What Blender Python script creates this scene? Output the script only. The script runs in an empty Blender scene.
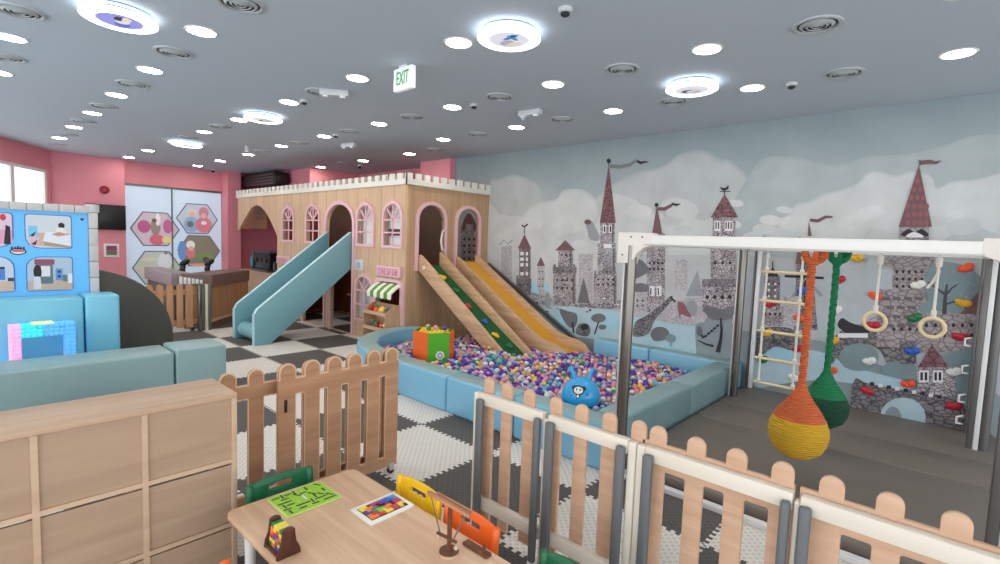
import bpy, bmesh, math, random
from mathutils import Vector, Matrix
random.seed(7)
C = bpy.context.scene.collection
SC = bpy.context.scene
PI = math.pi

# ---------------------------------------------------------------- camera, world, exposure
EYE = Vector((0, 0, 1.96)); FPX = 502.33
YAW, PITCH, ROLL = -0.737952, -0.0777605, 0.0377205
_cy, _sy, _cp, _sp = math.cos(YAW), math.sin(YAW), math.cos(PITCH), math.sin(PITCH)
FWD = Vector((_sy * _cp, _cy * _cp, _sp)); _r0 = Vector((_cy, -_sy, 0)); _u0 = _r0.cross(FWD)
RGT = math.cos(ROLL) * _r0 + math.sin(ROLL) * _u0
UPV = -math.sin(ROLL) * _r0 + math.cos(ROLL) * _u0
cam_d = bpy.data.cameras.new('camera'); cam = bpy.data.objects.new('camera', cam_d); C.objects.link(cam)
cam_d.sensor_width = 36; cam_d.sensor_fit = 'HORIZONTAL'; cam_d.lens = FPX / 1000 * 36
cam_d.clip_start = 0.02; cam_d.clip_end = 200
mx = Matrix((RGT, UPV, -FWD)).transposed().to_4x4(); mx.translation = EYE
cam.matrix_world = mx
SC.camera = cam
SC.view_settings.view_transform = 'Standard'; SC.view_settings.look = 'None'
SC.view_settings.gamma = 1; SC.view_settings.use_curve_mapping = False
SC.view_settings.exposure = 0.26
wd = bpy.data.worlds.new('world'); SC.world = wd; wd.use_nodes = True
wd.node_tree.nodes['Background'].inputs[0].default_value = (0.93, 0.965, 1.0, 1)
wd.node_tree.nodes['Background'].inputs[1].default_value = 2.6
L_DOWN, L_RING = 46.0, 2.8

def ray(px, py): return (px - 500) / FPX * RGT - (py - 282) / FPX * UPV + FWD
def on_y(px, py, Y):
    d = ray(px, py); return EYE + d * (Y / d.y)

# ---------------------------------------------------------------- materials
def lin(c):
    c = [v / 255 for v in c]
    return tuple(v / 12.92 if v <= .04045 else ((v + .055) / 1.055) ** 2.4 for v in c) + (1,)
MATS = {}
def mat(name, c, rough=.5, metal=0., spec=.5, emit=None, es=0., sub=0., bump=None, var=0., coat=0., trans=0.):
    if name in MATS: return MATS[name]
    m = bpy.data.materials.new(name); m.use_nodes = True; nt = m.node_tree; b = nt.nodes['Principled BSDF']
    b.inputs['Base Color'].default_value = lin(c); b.inputs['Roughness'].default_value = rough
    b.inputs['Metallic'].default_value = metal; b.inputs['Specular IOR Level'].default_value = spec
    b.inputs['Coat Weight'].default_value = coat; b.inputs['Transmission Weight'].default_value = trans
    if emit: b.inputs['Emission Color'].default_value = lin(emit); b.inputs['Emission Strength'].default_value = es
    if bump or var:
        tc = nt.nodes.new('ShaderNodeTexCoord'); n = nt.nodes.new('ShaderNodeTexNoise')
        sc = bump[0] if bump else 3.
        n.inputs['Scale'].default_value = sc; n.inputs['Detail'].default_value = 4
        nt.links.new(tc.outputs['Object'], n.inputs['Vector'])
        if bump:
            bp = nt.nodes.new('ShaderNodeBump'); bp.inputs['Strength'].default_value = bump[1]; bp.inputs['Distance'].default_value = .01
            nt.links.new(n.outputs['Fac'], bp.inputs['Height']); nt.links.new(bp.outputs[0], b.inputs['Normal'])
        if var:
            mx_ = nt.nodes.new('ShaderNodeMixRGB'); mx_.inputs[1].default_value = lin([v * (1 - var) for v in c]); mx_.inputs[2].default_value = lin([min(255, v * (1 + var)) for v in c])
            nt.links.new(n.outputs['Fac'], mx_.inputs[0]); nt.links.new(mx_.outputs[0], b.inputs['Base Color'])
    MATS[name] = m
    return m
def wood(name, c1, c2, axis=0, scale=9., rough=.45, plank=None):
    """oak-like grain running along an axis; plank=(axis, width) adds groove lines"""
    m = bpy.data.materials.new(name); m.use_nodes = True; nt = m.node_tree; b = nt.nodes['Principled BSDF']
    b.inputs['Roughness'].default_value = rough; b.inputs['Specular IOR Level'].default_value = .35
    tc = nt.nodes.new('ShaderNodeTexCoord'); mp = nt.nodes.new('ShaderNodeMapping')
    s = [scale * 2.2] * 3; s[axis] = scale * .16; mp.inputs['Scale'].default_value = s
    nt.links.new(tc.outputs['Object'], mp.inputs['Vector'])
    n = nt.nodes.new('ShaderNodeTexNoise'); n.inputs['Scale'].default_value = 1.; n.inputs['Detail'].default_value = 5; n.inputs['Distortion'].default_value = .6
    nt.links.new(mp.outputs[0], n.inputs['Vector'])
    cr = nt.nodes.new('ShaderNodeValToRGB'); cr.color_ramp.elements[0].position = .32; cr.color_ramp.elements[0].color = lin(c2)
    cr.color_ramp.elements[1].position = .68; cr.color_ramp.elements[1].color = lin(c1)
    nt.links.new(n.outputs['Fac'], cr.inputs[0]); out = cr.outputs[0]
    if plank:
        sp = nt.nodes.new('ShaderNodeSeparateXYZ'); nt.links.new(tc.outputs['Object'], sp.inputs[0])
        d = nt.nodes.new('ShaderNodeMath'); d.operation = 'DIVIDE'; d.inputs[1].default_value = plank[1]; nt.links.new(sp.outputs[plank[0]], d.inputs[0])
        f = nt.nodes.new('ShaderNodeMath'); f.operation = 'FRACT'; nt.links.new(d.outputs[0], f.inputs[0])
        l = nt.nodes.new('ShaderNodeMath'); l.operation = 'LESS_THAN'; l.inputs[1].default_value = .06; nt.links.new(f.outputs[0], l.inputs[0])
        fl = nt.nodes.new('ShaderNodeMath'); fl.operation = 'FLOOR'; nt.links.new(d.outputs[0], fl.inputs[0])
        wn = nt.nodes.new('ShaderNodeTexWhiteNoise'); wn.noise_dimensions = '1D'; nt.links.new(fl.outputs[0], wn.inputs['W'])
        ml = nt.nodes.new('ShaderNodeMixRGB'); ml.blend_type = 'MULTIPLY'; ml.inputs[0].default_value = .1
        nt.links.new(out, ml.inputs[1]); nt.links.new(wn.outputs['Value'], ml.inputs[2])
        mg = nt.nodes.new('ShaderNodeMixRGB'); mg.inputs[2].default_value = lin([v * .88 for v in c2]); nt.links.new(ml.outputs[0], mg.inputs[1])
        nt.links.new(l.outputs[0], mg.inputs[0]); out = mg.outputs[0]
    nt.links.new(out, b.inputs['Base Color'])
    MATS[name] = m
    return m
def stone(name, c1, c2, dark, cell=14., brick=False):
    """painted stonework of the mural: irregular cells with dark joints"""
    m = bpy.data.materials.new(name); m.use_nodes = True; nt = m.node_tree; b = nt.nodes['Principled BSDF']; b.inputs['Roughness'].default_value = .8
    tc = nt.nodes.new('ShaderNodeTexCoord'); mp = nt.nodes.new('ShaderNodeMapping'); mp.inputs['Scale'].default_value = (1, 1, 1.5)
    nt.links.new(tc.outputs['Object'], mp.inputs[0])
    v = nt.nodes.new('ShaderNodeTexVoronoi'); v.feature = 'DISTANCE_TO_EDGE'; v.inputs['Scale'].default_value = cell
    nt.links.new(mp.outputs[0], v.inputs['Vector'])
    cr = nt.nodes.new('ShaderNodeValToRGB'); cr.color_ramp.elements[0].position = .03; cr.color_ramp.elements[0].color = (0, 0, 0, 1); cr.color_ramp.elements[1].position = .11
    nt.links.new(v.outputs['Distance'], cr.inputs[0])
    n = nt.nodes.new('ShaderNodeTexNoise'); n.inputs['Scale'].default_value = 6; n.inputs['Detail'].default_value = 5; nt.links.new(tc.outputs['Object'], n.inputs[0])
    cr2 = nt.nodes.new('ShaderNodeValToRGB'); cr2.color_ramp.elements[0].position = .38; cr2.color_ramp.elements[1].position = .62
    cr2.color_ramp.elements[0].color = lin(c1); cr2.color_ramp.elements[1].color = lin(c2); nt.links.new(n.outputs['Fac'], cr2.inputs[0])
    mx_ = nt.nodes.new('ShaderNodeMixRGB'); mx_.inputs[1].default_value = lin(dark); nt.links.new(cr.outputs[0], mx_.inputs[0]); nt.links.new(cr2.outputs[0], mx_.inputs[2])
    nt.links.new(mx_.outputs[0], b.inputs['Base Color'])
    MATS[name] = m
    return m

# ---------------------------------------------------------------- mesh builder
ORG = {}
class MB:
    def __init__(s): s.v = []; s.f = []; s.m = []; s.mats = []
    def mi(s, m):
        if m not in s.mats: s.mats.append(m)
        return s.mats.index(m)
    def add(s, vs, fs, m):
        o = len(s.v); s.v += [Vector(p) for p in vs]; i = s.mi(m)
        for f in fs: s.f.append([o + k for k in f]); s.m.append(i)
        return s
    def addbm(s, bm, m):
        bm.verts.ensure_lookup_table(); bm.verts.index_update()
        s.add([v.co.copy() for v in bm.verts], [[v.index for v in f.verts] for f in bm.faces], m); bm.free(); return s
    def box(s, x0, x1, y0, y1, z0, z1, m, bev=0., seg=2, rot=None):
        bm = bmesh.new(); bmesh.ops.create_cube(bm, size=1)
        for v in bm.verts: v.co = Vector((v.co.x * (x1 - x0), v.co.y * (y1 - y0), v.co.z * (z1 - z0)))
        if bev: bmesh.ops.bevel(bm, geom=bm.edges[:], offset=bev, segments=seg, affect='EDGES', profile=.5)
        if rot is not None: bmesh.ops.transform(bm, matrix=rot, verts=bm.verts[:])
        bmesh.ops.translate(bm, vec=((x0 + x1) / 2, (y0 + y1) / 2, (z0 + z1) / 2), verts=bm.verts[:])
        return s.addbm(bm, m)
    def bar(s, p, q, w, h, m, bev=0., up=(0, 0, 1)):
        """box section w x h from p to q"""
        p, q = Vector(p), Vector(q); d = (q - p); L = d.length; d.normalize(); u = Vector(up)
        if abs(d.dot(u)) > .98: u = Vector((1, 0, 0))
        sx = d.cross(u).normalized(); uz = sx.cross(d)
        R = Matrix((sx, d, uz)).transposed()
        bm = bmesh.new(); bmesh.ops.create_cube(bm, size=1)
        for v in bm.verts: v.co = Vector((v.co.x * w, v.co.y * L, v.co.z * h))
        if bev: bmesh.ops.bevel(bm, geom=bm.edges[:], offset=bev, segments=2, affect='EDGES', profile=.5)
        bmesh.ops.transform(bm, matrix=Matrix.Translation((p + q) / 2) @ R.to_4x4(), verts=bm.verts[:])
        return s.addbm(bm, m)
    def tube(s, pts, r, m, n=10, closed=False):
        pts = [Vector(p) for p in pts]; N = len(pts); rr = r if isinstance(r, (list, tuple)) else [r] * N
        vs = []; prev = None
        for i, p in enumerate(pts):
            if closed: d = pts[(i + 1) % N] - pts[i - 1]
            else: d = pts[min(i + 1, N - 1)] - pts[max(i - 1, 0)]
            d.normalize()
            if prev is None:
                a = Vector((0, 0, 1)) if abs(d.z) < .9 else Vector((1, 0, 0)); u = d.cross(a).normalized()
            else: u = (prev - d * prev.dot(d)).normalized()
            prev = u; w = d.cross(u)
            for k in range(n):
                t = 2 * PI * k / n; vs.append(p + (u * math.cos(t) + w * math.sin(t)) * rr[i])
        fs = []
        for i in range(N if closed else N - 1):
            j = (i + 1) % N
            for k in range(n): fs.append((i * n + k, i * n + (k + 1) % n, j * n + (k + 1) % n, j * n + k))
        if not closed: fs.append(tuple(range(n - 1, -1, -1))); fs.append(tuple((N - 1) * n + k for k in range(n)))
        return s.add(vs, fs, m)
    def lathe(s, prof, c, m, n=24, axis=2, sx=1., sy=1., ring=False):
        """prof: (radius, height) list revolved about an axis through c"""
        c = Vector(c); vs = []; N = len(prof)
        for r, h in prof:
            for k in range(n):
                t = 2 * PI * k / n; a, b_ = r * math.cos(t) * sx, r * math.sin(t) * sy
                vs.append(c + Vector((a, b_, h) if axis == 2 else ((h, a, b_) if axis == 0 else (b_, h, a))))
        fs = [(i * n + k, i * n + (k + 1) % n, (i + 1) * n + (k + 1) % n, (i + 1) * n + k) for i in range(N - 1) for k in range(n)]
        if ring: fs += [((N - 1) * n + k, (N - 1) * n + (k + 1) % n, (k + 1) % n, k) for k in range(n)]
        else: fs.append(tuple(range(n - 1, -1, -1))); fs.append(tuple((N - 1) * n + k for k in range(n)))
        return s.add(vs, fs, m)
    def ball(s, c, r, m, sub=2, sc=(1, 1, 1), rot=None):
        bm = bmesh.new(); bmesh.ops.create_icosphere(bm, subdivisions=sub, radius=r)
        for v in bm.verts: v.co = Vector((v.co.x * sc[0], v.co.y * sc[1], v.co.z * sc[2]))
        if rot is not None: bmesh.ops.transform(bm, matrix=rot, verts=bm.verts[:])
        bmesh.ops.translate(bm, vec=c, verts=bm.verts[:])
        return s.addbm(bm, m)
    def plate(s, outer, holes, t, m, f, bev=0.):
        """2D outline with holes, thickness t, mapped to the world by f(u, v, w)"""
        cu = bpy.data.curves.new('outline', 'CURVE'); cu.dimensions = '2D'; cu.fill_mode = 'BOTH'; cu.extrude = t / 2
        if bev: cu.bevel_depth = bev; cu.bevel_resolution = 1; cu.extrude = t / 2 - bev; cu.offset = -bev
        for poly in [outer] + list(holes):
            sp = cu.splines.new('POLY'); sp.points.add(len(poly) - 1); sp.use_cyclic_u = True
            for pt, q in zip(sp.points, poly): pt.co = (q[0], q[1], 0, 1)
        ob = bpy.data.objects.new('outline', cu)
        me = ob.to_mesh()
        vs = [f(v.co.x, v.co.y, v.co.z) for v in me.vertices]; fs = [tuple(p.vertices) for p in me.polygons]
        ob.to_mesh_clear(); bpy.data.objects.remove(ob); bpy.data.curves.remove(cu)
        return s.add(vs, fs, m)
    def build(s, name, parent=None, smooth=True, angle=38):
        me = bpy.data.meshes.new(name); o = bpy.data.objects.new(name, me); C.objects.link(o)
        org = Vector((0, 0, 0))
        if parent is not None: o.parent = parent; org = ORG[parent.name]
        ORG[o.name] = org
        me.from_pydata([v - org for v in s.v], [], s.f)
        for m in s.mats: me.materials.append(m)
        for p, i in zip(me.polygons, s.m): p.material_index = i; p.use_smooth = smooth
        bm = bmesh.new(); bm.from_mesh(me); bmesh.ops.remove_doubles(bm, verts=bm.verts[:], dist=1e-6)
        bmesh.ops.recalc_face_normals(bm, faces=bm.faces[:]); bm.to_mesh(me); bm.free()
        if smooth: me.set_sharp_from_angle(angle=math.radians(angle))
        me.update()
        return o
def text_mesh(txt, size, m, f, t=.004, mb=None):
    cu = bpy.data.curves.new('lettering', 'FONT'); cu.body = txt; cu.size = size; cu.extrude = t / 2; cu.align_x = 'CENTER'; cu.align_y = 'CENTER'; cu.resolution_u = 3
    ob = bpy.data.objects.new('lettering', cu); C.objects.link(ob); bpy.context.view_layer.update()
    me = bpy.data.meshes.new_from_object(ob.evaluated_get(bpy.context.evaluated_depsgraph_get()))
    mb = mb or MB(); mb.add([f(v.co.x, v.co.y, v.co.z) for v in me.vertices], [tuple(p.vertices) for p in me.polygons], m)
    bpy.data.objects.remove(ob); bpy.data.curves.remove(cu); bpy.data.meshes.remove(me)
    return mb
def thing(name, label, cat, loc, group=None):
    o = bpy.data.objects.new(name, None); C.objects.link(o); o.location = loc; o.empty_display_size = .1
    ORG[o.name] = Vector(loc); o['label'] = label; o['category'] = cat
    if group: o['group'] = group
    return o
def tag(o, label, cat, group=None, kind=None):
    """label, category and group on a thing that is one mesh; its origin moves to its base"""
    o['label'] = label; o['category'] = cat
    if group: o['group'] = group
    if kind: o['kind'] = kind
    me = o.data
    if o.parent is None and o.location.length == 0 and len(me.vertices):
        xs = [v.co.x for v in me.vertices]; ys = [v.co.y for v in me.vertices]; z0 = min(v.co.z for v in me.vertices)
        c = Vector(((min(xs) + max(xs)) / 2, (min(ys) + max(ys)) / 2, z0)); me.transform(Matrix.Translation(-c)); o.location = c; ORG[o.name] = c
    return o
def struct(o, label=None):
    o['kind'] = 'structure'
    if label: o['label'] = label
    return o
def dup(root, loc, rz=0., label=None, group=None):
    r = root.copy(); C.objects.link(r); r.location = loc; r.rotation_euler = (0, 0, rz)
    ORG[r.name] = Vector(loc)
    if label: r['label'] = label
    if group: r['group'] = group
    for ch in list(root.children):
        c = ch.copy(); C.objects.link(c); c.parent = r
        for g in list(ch.children):
            d = g.copy(); C.objects.link(d); d.parent = c
    return r
def arc(cx, cy, r, a0, a1, n=12, ry=None):
    ry = ry or r
    return [(cx + r * math.cos(math.radians(a0 + (a1 - a0) * i / n)), cy + ry * math.sin(math.radians(a0 + (a1 - a0) * i / n))) for i in range(n + 1)]
def rrect(x0, x1, y0, y1, r, n=5):
    return arc(x1 - r, y1 - r, r, 0, 90, n) + arc(x0 + r, y1 - r, r, 90, 180, n) + arc(x0 + r, y0 + r, r, 180, 270, n) + arc(x1 - r, y0 + r, r, 270, 360, n)
def rect(x0, x1, y0, y1): return [(x0, y0), (x1, y0), (x1, y1), (x0, y1)]
def fy(Y): return lambda u, v, w: Vector((u, Y + w, v))
def fx(X): return lambda u, v, w: Vector((X + w, u, v))
def fz(Z): return lambda u, v, w: Vector((u, v, Z + w))
# ---------------------------------------------------------------- palette
CEIL = mat('ceiling paint', (190, 200, 209), .85, spec=.2)
PINK = mat('pink paint', (228, 148, 160), .7, spec=.25, var=.02)
WHITE = mat('white paint', (232, 230, 226), .45)
CREAM = wood('cream lacquer', (226, 216, 198), (216, 204, 184), 0, 5, .4)
GREYM = mat('grey channel', (104, 107, 109), .45, metal=.1)
STEEL = mat('brushed steel', (126, 122, 116), .28, metal=.9)
STEELD = mat('dark profile', (106, 104, 102), .4, metal=.5)
BLACK = mat('black plastic', (16, 16, 18), .35)
DARK = mat('dark fabric', (38, 36, 36), .8)
TEALV = mat('teal vinyl', (142, 172, 174), .38, bump=(7, .12), var=.02)
BLUEV = mat('daylit blue vinyl', (128, 184, 212), .36, bump=(7, .15), var=.02)  # blue pit vinyl, with the daylight on its front mixed into the colour
MATV = mat('grey mat vinyl', (116, 107, 99), .5, bump=(3.2, .5), var=.05)
CYANV = mat('cyan vinyl', (122, 198, 224), .36, bump=(7, .15), var=.02)
SIDEV = mat('shaded teal vinyl', (122, 152, 155), .4, bump=(7, .12), var=.02)  # same pit vinyl, darker and without the daylight blue, for the right side
OLIVE = mat('dark olive vinyl', (70, 68, 62), .55, bump=(5, .1))
OAK = wood('oak along x', (214, 180, 150), (190, 152, 122), 0)
OAKY = wood('oak along y', (205, 176, 146), (186, 154, 124), 1)
OAKZ = wood('oak upright', (206, 170, 136), (184, 146, 112), 2)
TABLEW = wood('table oak', (232, 196, 164), (212, 172, 140), 0, 7)
CASTF = wood('castle boards front', (220, 188, 156), (204, 170, 138), 2, 8, .5, plank=(0, .4))  # window light on the castle front is put into this lighter tone
CASTS = wood('castle boards side', (200, 164, 130), (184, 148, 114), 2, 8, .5, plank=(1, .085))  # darker oak tone stands for the shade on the castle side
RAILW = wood('slide rail oak', (214, 178, 142), (190, 150, 116), 0, 7)
BROWND = mat('brown interior', (156, 84, 48), .6, var=.1)
PINKT = mat('pink trim', (228, 184, 192), .45)
PINKL = mat('pink lettering', (196, 108, 132), .5)
ORANGE = mat('orange plastic', (240, 108, 36), .35)
YELLOW = mat('yellow plastic', (246, 200, 28), .35)
GREEN = mat('green plastic', (14, 112, 66), .35)
RED = mat('red plastic', (206, 34, 44), .35)
BLUE = mat('blue plastic', (32, 92, 190), .35)
GLOWW = mat('lamp diffuser', (255, 250, 240), .5, emit=(255, 246, 230), es=L_DOWN)
GLOWR = mat('ring lamp diffuser', (255, 255, 255), .5, emit=(250, 252, 255), es=L_RING)
GLOWB = mat('ring lamp halo strip', (210, 230, 255), .5, emit=(170, 210, 255), es=1.3)
SKYG = mat('bright window pane', (240, 246, 250), .2, emit=(236, 244, 250), es=1.15)

# ---------------------------------------------------------------- the room
def floor_material():
    m = bpy.data.materials.new('interlocking foam tiles'); m.use_nodes = True; nt = m.node_tree; N = nt.nodes; L = nt.links
    b = N['Principled BSDF']; b.inputs['Roughness'].default_value = .7; b.inputs['Specular IOR Level'].default_value = .3
    def mth(op, a, c=None, d=None):
        n = N.new('ShaderNodeMath'); n.operation = op
        for i, v in enumerate((a, c, d)):
            if v is None: continue
            if hasattr(v, 'is_linked'): L.new(v, n.inputs[i])
            else: n.inputs[i].default_value = v
        return n.outputs[0]
    g = N.new('ShaderNodeNewGeometry'); s = N.new('ShaderNodeSeparateXYZ'); L.new(g.outputs['Position'], s.inputs[0])
    u = mth('DIVIDE', mth('ADD', s.outputs[0], 8.07 + 20 * .995), .995); v = mth('DIVIDE', mth('ADD', s.outputs[1], -3.34 + 20 * .96), .96)
    tooth = lambda t: mth('MULTIPLY', mth('SIGN', mth('SINE', mth('MULTIPLY', t, 2 * PI * 15))), .017)
    uu = mth('ADD', u, tooth(v)); vv = mth('ADD', v, tooth(u))
    par = mth('MODULO', mth('ADD', mth('FLOOR', uu), mth('FLOOR', vv)), 2.)
    odd = mth('GREATER_THAN', par, .5)
    # moulded lozenge tread: two crossed sets of ridges
    w1 = mth('SINE', mth('MULTIPLY', mth('ADD', s.outputs[0], s.outputs[1]), 2 * PI * 17)); w2 = mth('SINE', mth('MULTIPLY', mth('SUBTRACT', s.outputs[0], s.outputs[1]), 2 * PI * 17))
    tread = mth('MULTIPLY', mth('ADD', mth('MAXIMUM', w1, w2), 1.), .5)
    mx_ = N.new('ShaderNodeMixRGB'); mx_.inputs[1].default_value = lin((92, 89, 87)); mx_.inputs[2].default_value = lin((224, 219, 213)); L.new(odd, mx_.inputs[0])
    mu = N.new('ShaderNodeMixRGB'); mu.blend_type = 'MULTIPLY'; mu.inputs[0].default_value = 1.
    cr = N.new('ShaderNodeValToRGB'); cr.color_ramp.elements[0].color = (.76, .76, .76, 1); cr.color_ramp.elements[1].color = (1, 1, 1, 1); cr.color_ramp.elements[0].position = .2; cr.color_ramp.elements[1].position = .75
    L.new(tread, cr.inputs[0]); L.new(mx_.outputs[0], mu.inputs[1]); L.new(cr.outputs[0], mu.inputs[2]); L.new(mu.outputs[0], b.inputs['Base Color'])
    bp = N.new('ShaderNodeBump'); bp.inputs['Strength'].default_value = .4; bp.inputs['Distance'].default_value = .004; L.new(tread, bp.inputs['Height']); L.new(bp.outputs[0], b.inputs['Normal'])
    return m
struct(MB().box(-17.5, 6.5, -5, 8.6, -.1, 0, floor_material()).build('floor'), 'checkerboard floor of pale and dark grey interlocking foam tiles')
struct(MB().box(-17.5, 6.5, -5, 8.6, 3.74, 3.86, CEIL).build('ceiling'), 'plain grey ceiling')
struct(MB().box(-8.4, 6.5, 7.5, 7.65, 0, 3.74, mat('wall undercoat', (150, 165, 168), .8)).build('wall_back'))
struct(MB().box(-12.9, -8.27, 7.95, 8.1, 0, 3.74, PINK).build('wall_recess'))
struct(MB().box(-9.3, -8.27, 7.36, 8.05, 0, 3.74, PINK).build('wall_pilaster'))
struct(MB().box(-14.62, -12.77, 6.46, 8.1, 0, 3.74, PINK).build('wall_column'))
struct(MB().box(-17, -14.5, 7.3, 7.5, 0, 3.74, PINK).build('wall_niche'))

# far wall: header over the glass doors, columns either side, oblique window wall
struct(MB().box(-16.6, -16.3, 3.1, 5.55, 3.15, 3.74, PINK).build('wall_header'))
struct(MB().box(-16.6, -16.3, 5.5, 7.4, 0, 3.74, PINK).box(-16.4, -15.8, 5.5, 5.86, 0, 3.74, PINK).build('wall_far'))
lw = MB()
lw.plate([(-16.6, 3.13), (-16.12, 3.13), (-16.12, 2.08), (-16.16, 1.6), (-16.6, 1.6)], [], 3.74, PINK, lambda u, v, w: Vector((u, v, w + 1.87)))
struct(lw.build('wall_left', smooth=False))
# oblique wall with the window: runs from A towards the camera side
A2, B2 = Vector((-16.16, 1.62, 0)), Vector((-12.2, -.85, 0)); dA = (B2 - A2).normalized(); nA = Vector((-dA.y, dA.x, 0))
fo = lambda u, v, w: A2 + dA * u + Vector((0, 0, v)) + nA * w
LW = (B2 - A2).length
struct(MB().plate(rect(0, LW, 0, 3.74), [rect(.12, 4.4, .9, 3.27)], .16, PINK, fo).build('wall_window', smooth=False))
w1 = struct(MB().plate(rect(.12, 4.4, .9, 3.27), [rect(.2, 1.28, .98, 3.2), rect(1.4, 2.7, .98, 3.2), rect(2.8, 4.32, .98, 3.2)], .12, WHITE, fo).build('window_1', smooth=False), 'bright shop window in white frames at the far left')
MB().plate(rect(.2, 4.32, .98, 3.2), [], .01, SKYG, fo).build('pane', w1, smooth=False)
MB().plate(rect(.2, 4.32, 2.02, 2.06), [], .05, mat('pale rail', (205, 215, 220), .5), fo).build('transom', w1, smooth=False)
# glass doors with picture graphics
GL = mat('frosted blue graphic', (196, 212, 228), .25, emit=(186, 208, 230), es=.36)  # emission stands in for daylight assumed behind the film
w2 = struct(MB().box(-16.36, -16.28, 3.13, 5.53, 3.1, 3.16, STEEL).box(-16.36, -16.28, 3.12, 3.15, 0, 3.1, GREYM).box(-16.36, -16.28, 5.5, 5.53, 0, 3.1, GREYM).box(-16.36, -16.28, 4.21, 4.24, 0, 3.1, GREYM).build('door_1', smooth=False), 'glass doors with pale blue graphic film and hexagon pictures')
MB().box(-16.34, -16.31, 3.15, 4.21, 0, 3.1, GL).build('pane', w2, smooth=False)
MB().box(-16.34, -16.31, 4.24, 5.5, 0, 3.1, GL).build('pane', w2, smooth=False)
def hexa(cy, cz, r, bg, shapes, border=(110, 116, 130)):
    mb = MB(); q = lambda k: (cy + r * math.cos(k * PI / 3), cz + r * .92 * math.sin(k * PI / 3))
    mb.plate([q(k) for k in range(6)], [], .006, mat('hexagon rim', border, .5), fx(-16.3))
    q2 = lambda k: (cy + r * .94 * math.cos(k * PI / 3), cz + r * .865 * math.sin(k * PI / 3))
    mb.plate([q2(k) for k in range(6)], [], .006, mat('hex %d %d %d' % bg, bg, .5, emit=bg, es=.18), fx(-16.296))  # pictures carry the same stand-in daylight glow as the film
    for i, (u, v, a, b_, c) in enumerate(shapes):
        mb.plate(arc(cy + u * r, cz + v * r, a * r, 0, 345, 14, b_ * r), [], .004, mat('hex %d %d %d' % c, c, .5, emit=c, es=.18), fx(-16.292 + i * .0012))
    mb.build('picture_film', w2, smooth=False)
hexa(3.83, 1.98, .58, (206, 190, 204), [(-.45, .1, .26, .3, (186, 96, 140)), (.5, .15, .2, .34, (196, 106, 150)), (0, .1, .2, .4, (150, 140, 130)), (.05, -.5, .3, .26, (208, 110, 126)), (.1, .45, .1, .3, (238, 230, 236)), (-.05, .4, .1, .1, (120, 90, 80)), (.45, -.5, .2, .18, (226, 214, 150))])
hexa(4.86, 2.32, .54, (196, 204, 222), [(-.25, .3, .24, .24, (216, 214, 206)), (.3, .35, .24, .3, (206, 140, 160)), (-.3, -.3, .34, .4, (150, 180, 214)), (.3, -.3, .4, .42, (214, 132, 150)), (-.25, .22, .13, .14, (226, 190, 170)), (.28, .18, .12, .14, (226, 190, 170)), (-.35, -.3, .16, .16, (110, 116, 120)), (.3, -.2, .14, .1, (240, 236, 230))], (190, 200, 214))
hexa(4.9, 1.4, .56, (138, 134, 118), [(-.78, .0, .2, .5, (110, 150, 206)), (.2, -.3, .5, .22, (128, 150, 100)), (-.4, .3, .2, .22, (236, 232, 228)), (-.4, -.1, .2, .3, (214, 130, 140)), (.3, -.45, .16, .14, (90, 86, 80)), (-.38, .12, .12, .12, (222, 186, 166)), (0, -.72, .5, .08, (220, 160, 140))])
hexa(3.86, .92, .58, (190, 200, 190), [(-.3, .4, .3, .1, (214, 206, 190)), (.3, .3, .3, .4, (220, 226, 234)), (-.3, -.1, .4, .2, (206, 198, 180)), (.35, .7, .08, .06, (190, 110, 130))], (200, 206, 200))

# ---------------------------------------------------------------- the mural: painted castle landscape printed on the wall
def mural_sky():
    m = bpy.data.materials.new('mural sky'); m.use_nodes = True; nt = m.node_tree; N = nt.nodes; L = nt.links; b = N['Principled BSDF']; b.inputs['Roughness'].default_value = .8; b.inputs['Specular IOR Level'].default_value = .2
    g = N.new('ShaderNodeNewGeometry'); s = N.new('ShaderNodeSeparateXYZ'); L.new(g.outputs['Position'], s.inputs[0])
    n = N.new('ShaderNodeTexNoise'); n.inputs['Scale'].default_value = 1.6; n.inputs['Detail'].default_value = 5; L.new(g.outputs['Position'], n.inputs['Vector'])
    a = N.new('ShaderNodeMath'); a.operation = 'MULTIPLY_ADD'; a.inputs[1].default_value = 1.1; L.new(n.outputs['Fac'], a.inputs[0]); L.new(s.outputs[2], a.inputs[2])
    mr = N.new('ShaderNodeMapRange'); mr.inputs[1].default_value = .5; mr.inputs[2].default_value = 4.4; L.new(a.outputs[0], mr.inputs[0])
    cr = N.new('ShaderNodeValToRGB'); e = cr.color_ramp.elements
    e[0].position = 0; e[0].color = lin(mute((176, 196, 204))); e[1].position = 1; e[1].color = lin(mute((138, 156, 160)))
    for p, c in ((.2, (182, 188, 193)), (.45, (186, 188, 190)), (.62, (178, 184, 186)), (.8, (156, 169, 172))): k = e.new(p); k.color = lin(mute(c))
    L.new(mr.outputs[0], cr.inputs[0]); L.new(cr.outputs[0], b.inputs['Base Color']); return m
def mute(c, k=1.0):
    g = sum(c) / 3; return tuple(k * (g + (v - g) * .85) for v in c)
def paint(name, c, var=.07): return mat('mural ' + name, mute(c), .8, spec=.2, var=var)
ST1 = stone('mural stone pink grey', (158, 146, 151), (196, 188, 192), (92, 84, 90), 19); ST2 = stone('mural stone pale', (180, 174, 178), (198, 194, 198), (156, 150, 155), 19)
ST3 = stone('mural stone dark', (124, 116, 121), (152, 145, 150), (70, 65, 71), 19); ST4 = stone('mural scales', (136, 98, 102), (120, 84, 89), (88, 58, 64), 13)
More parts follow.
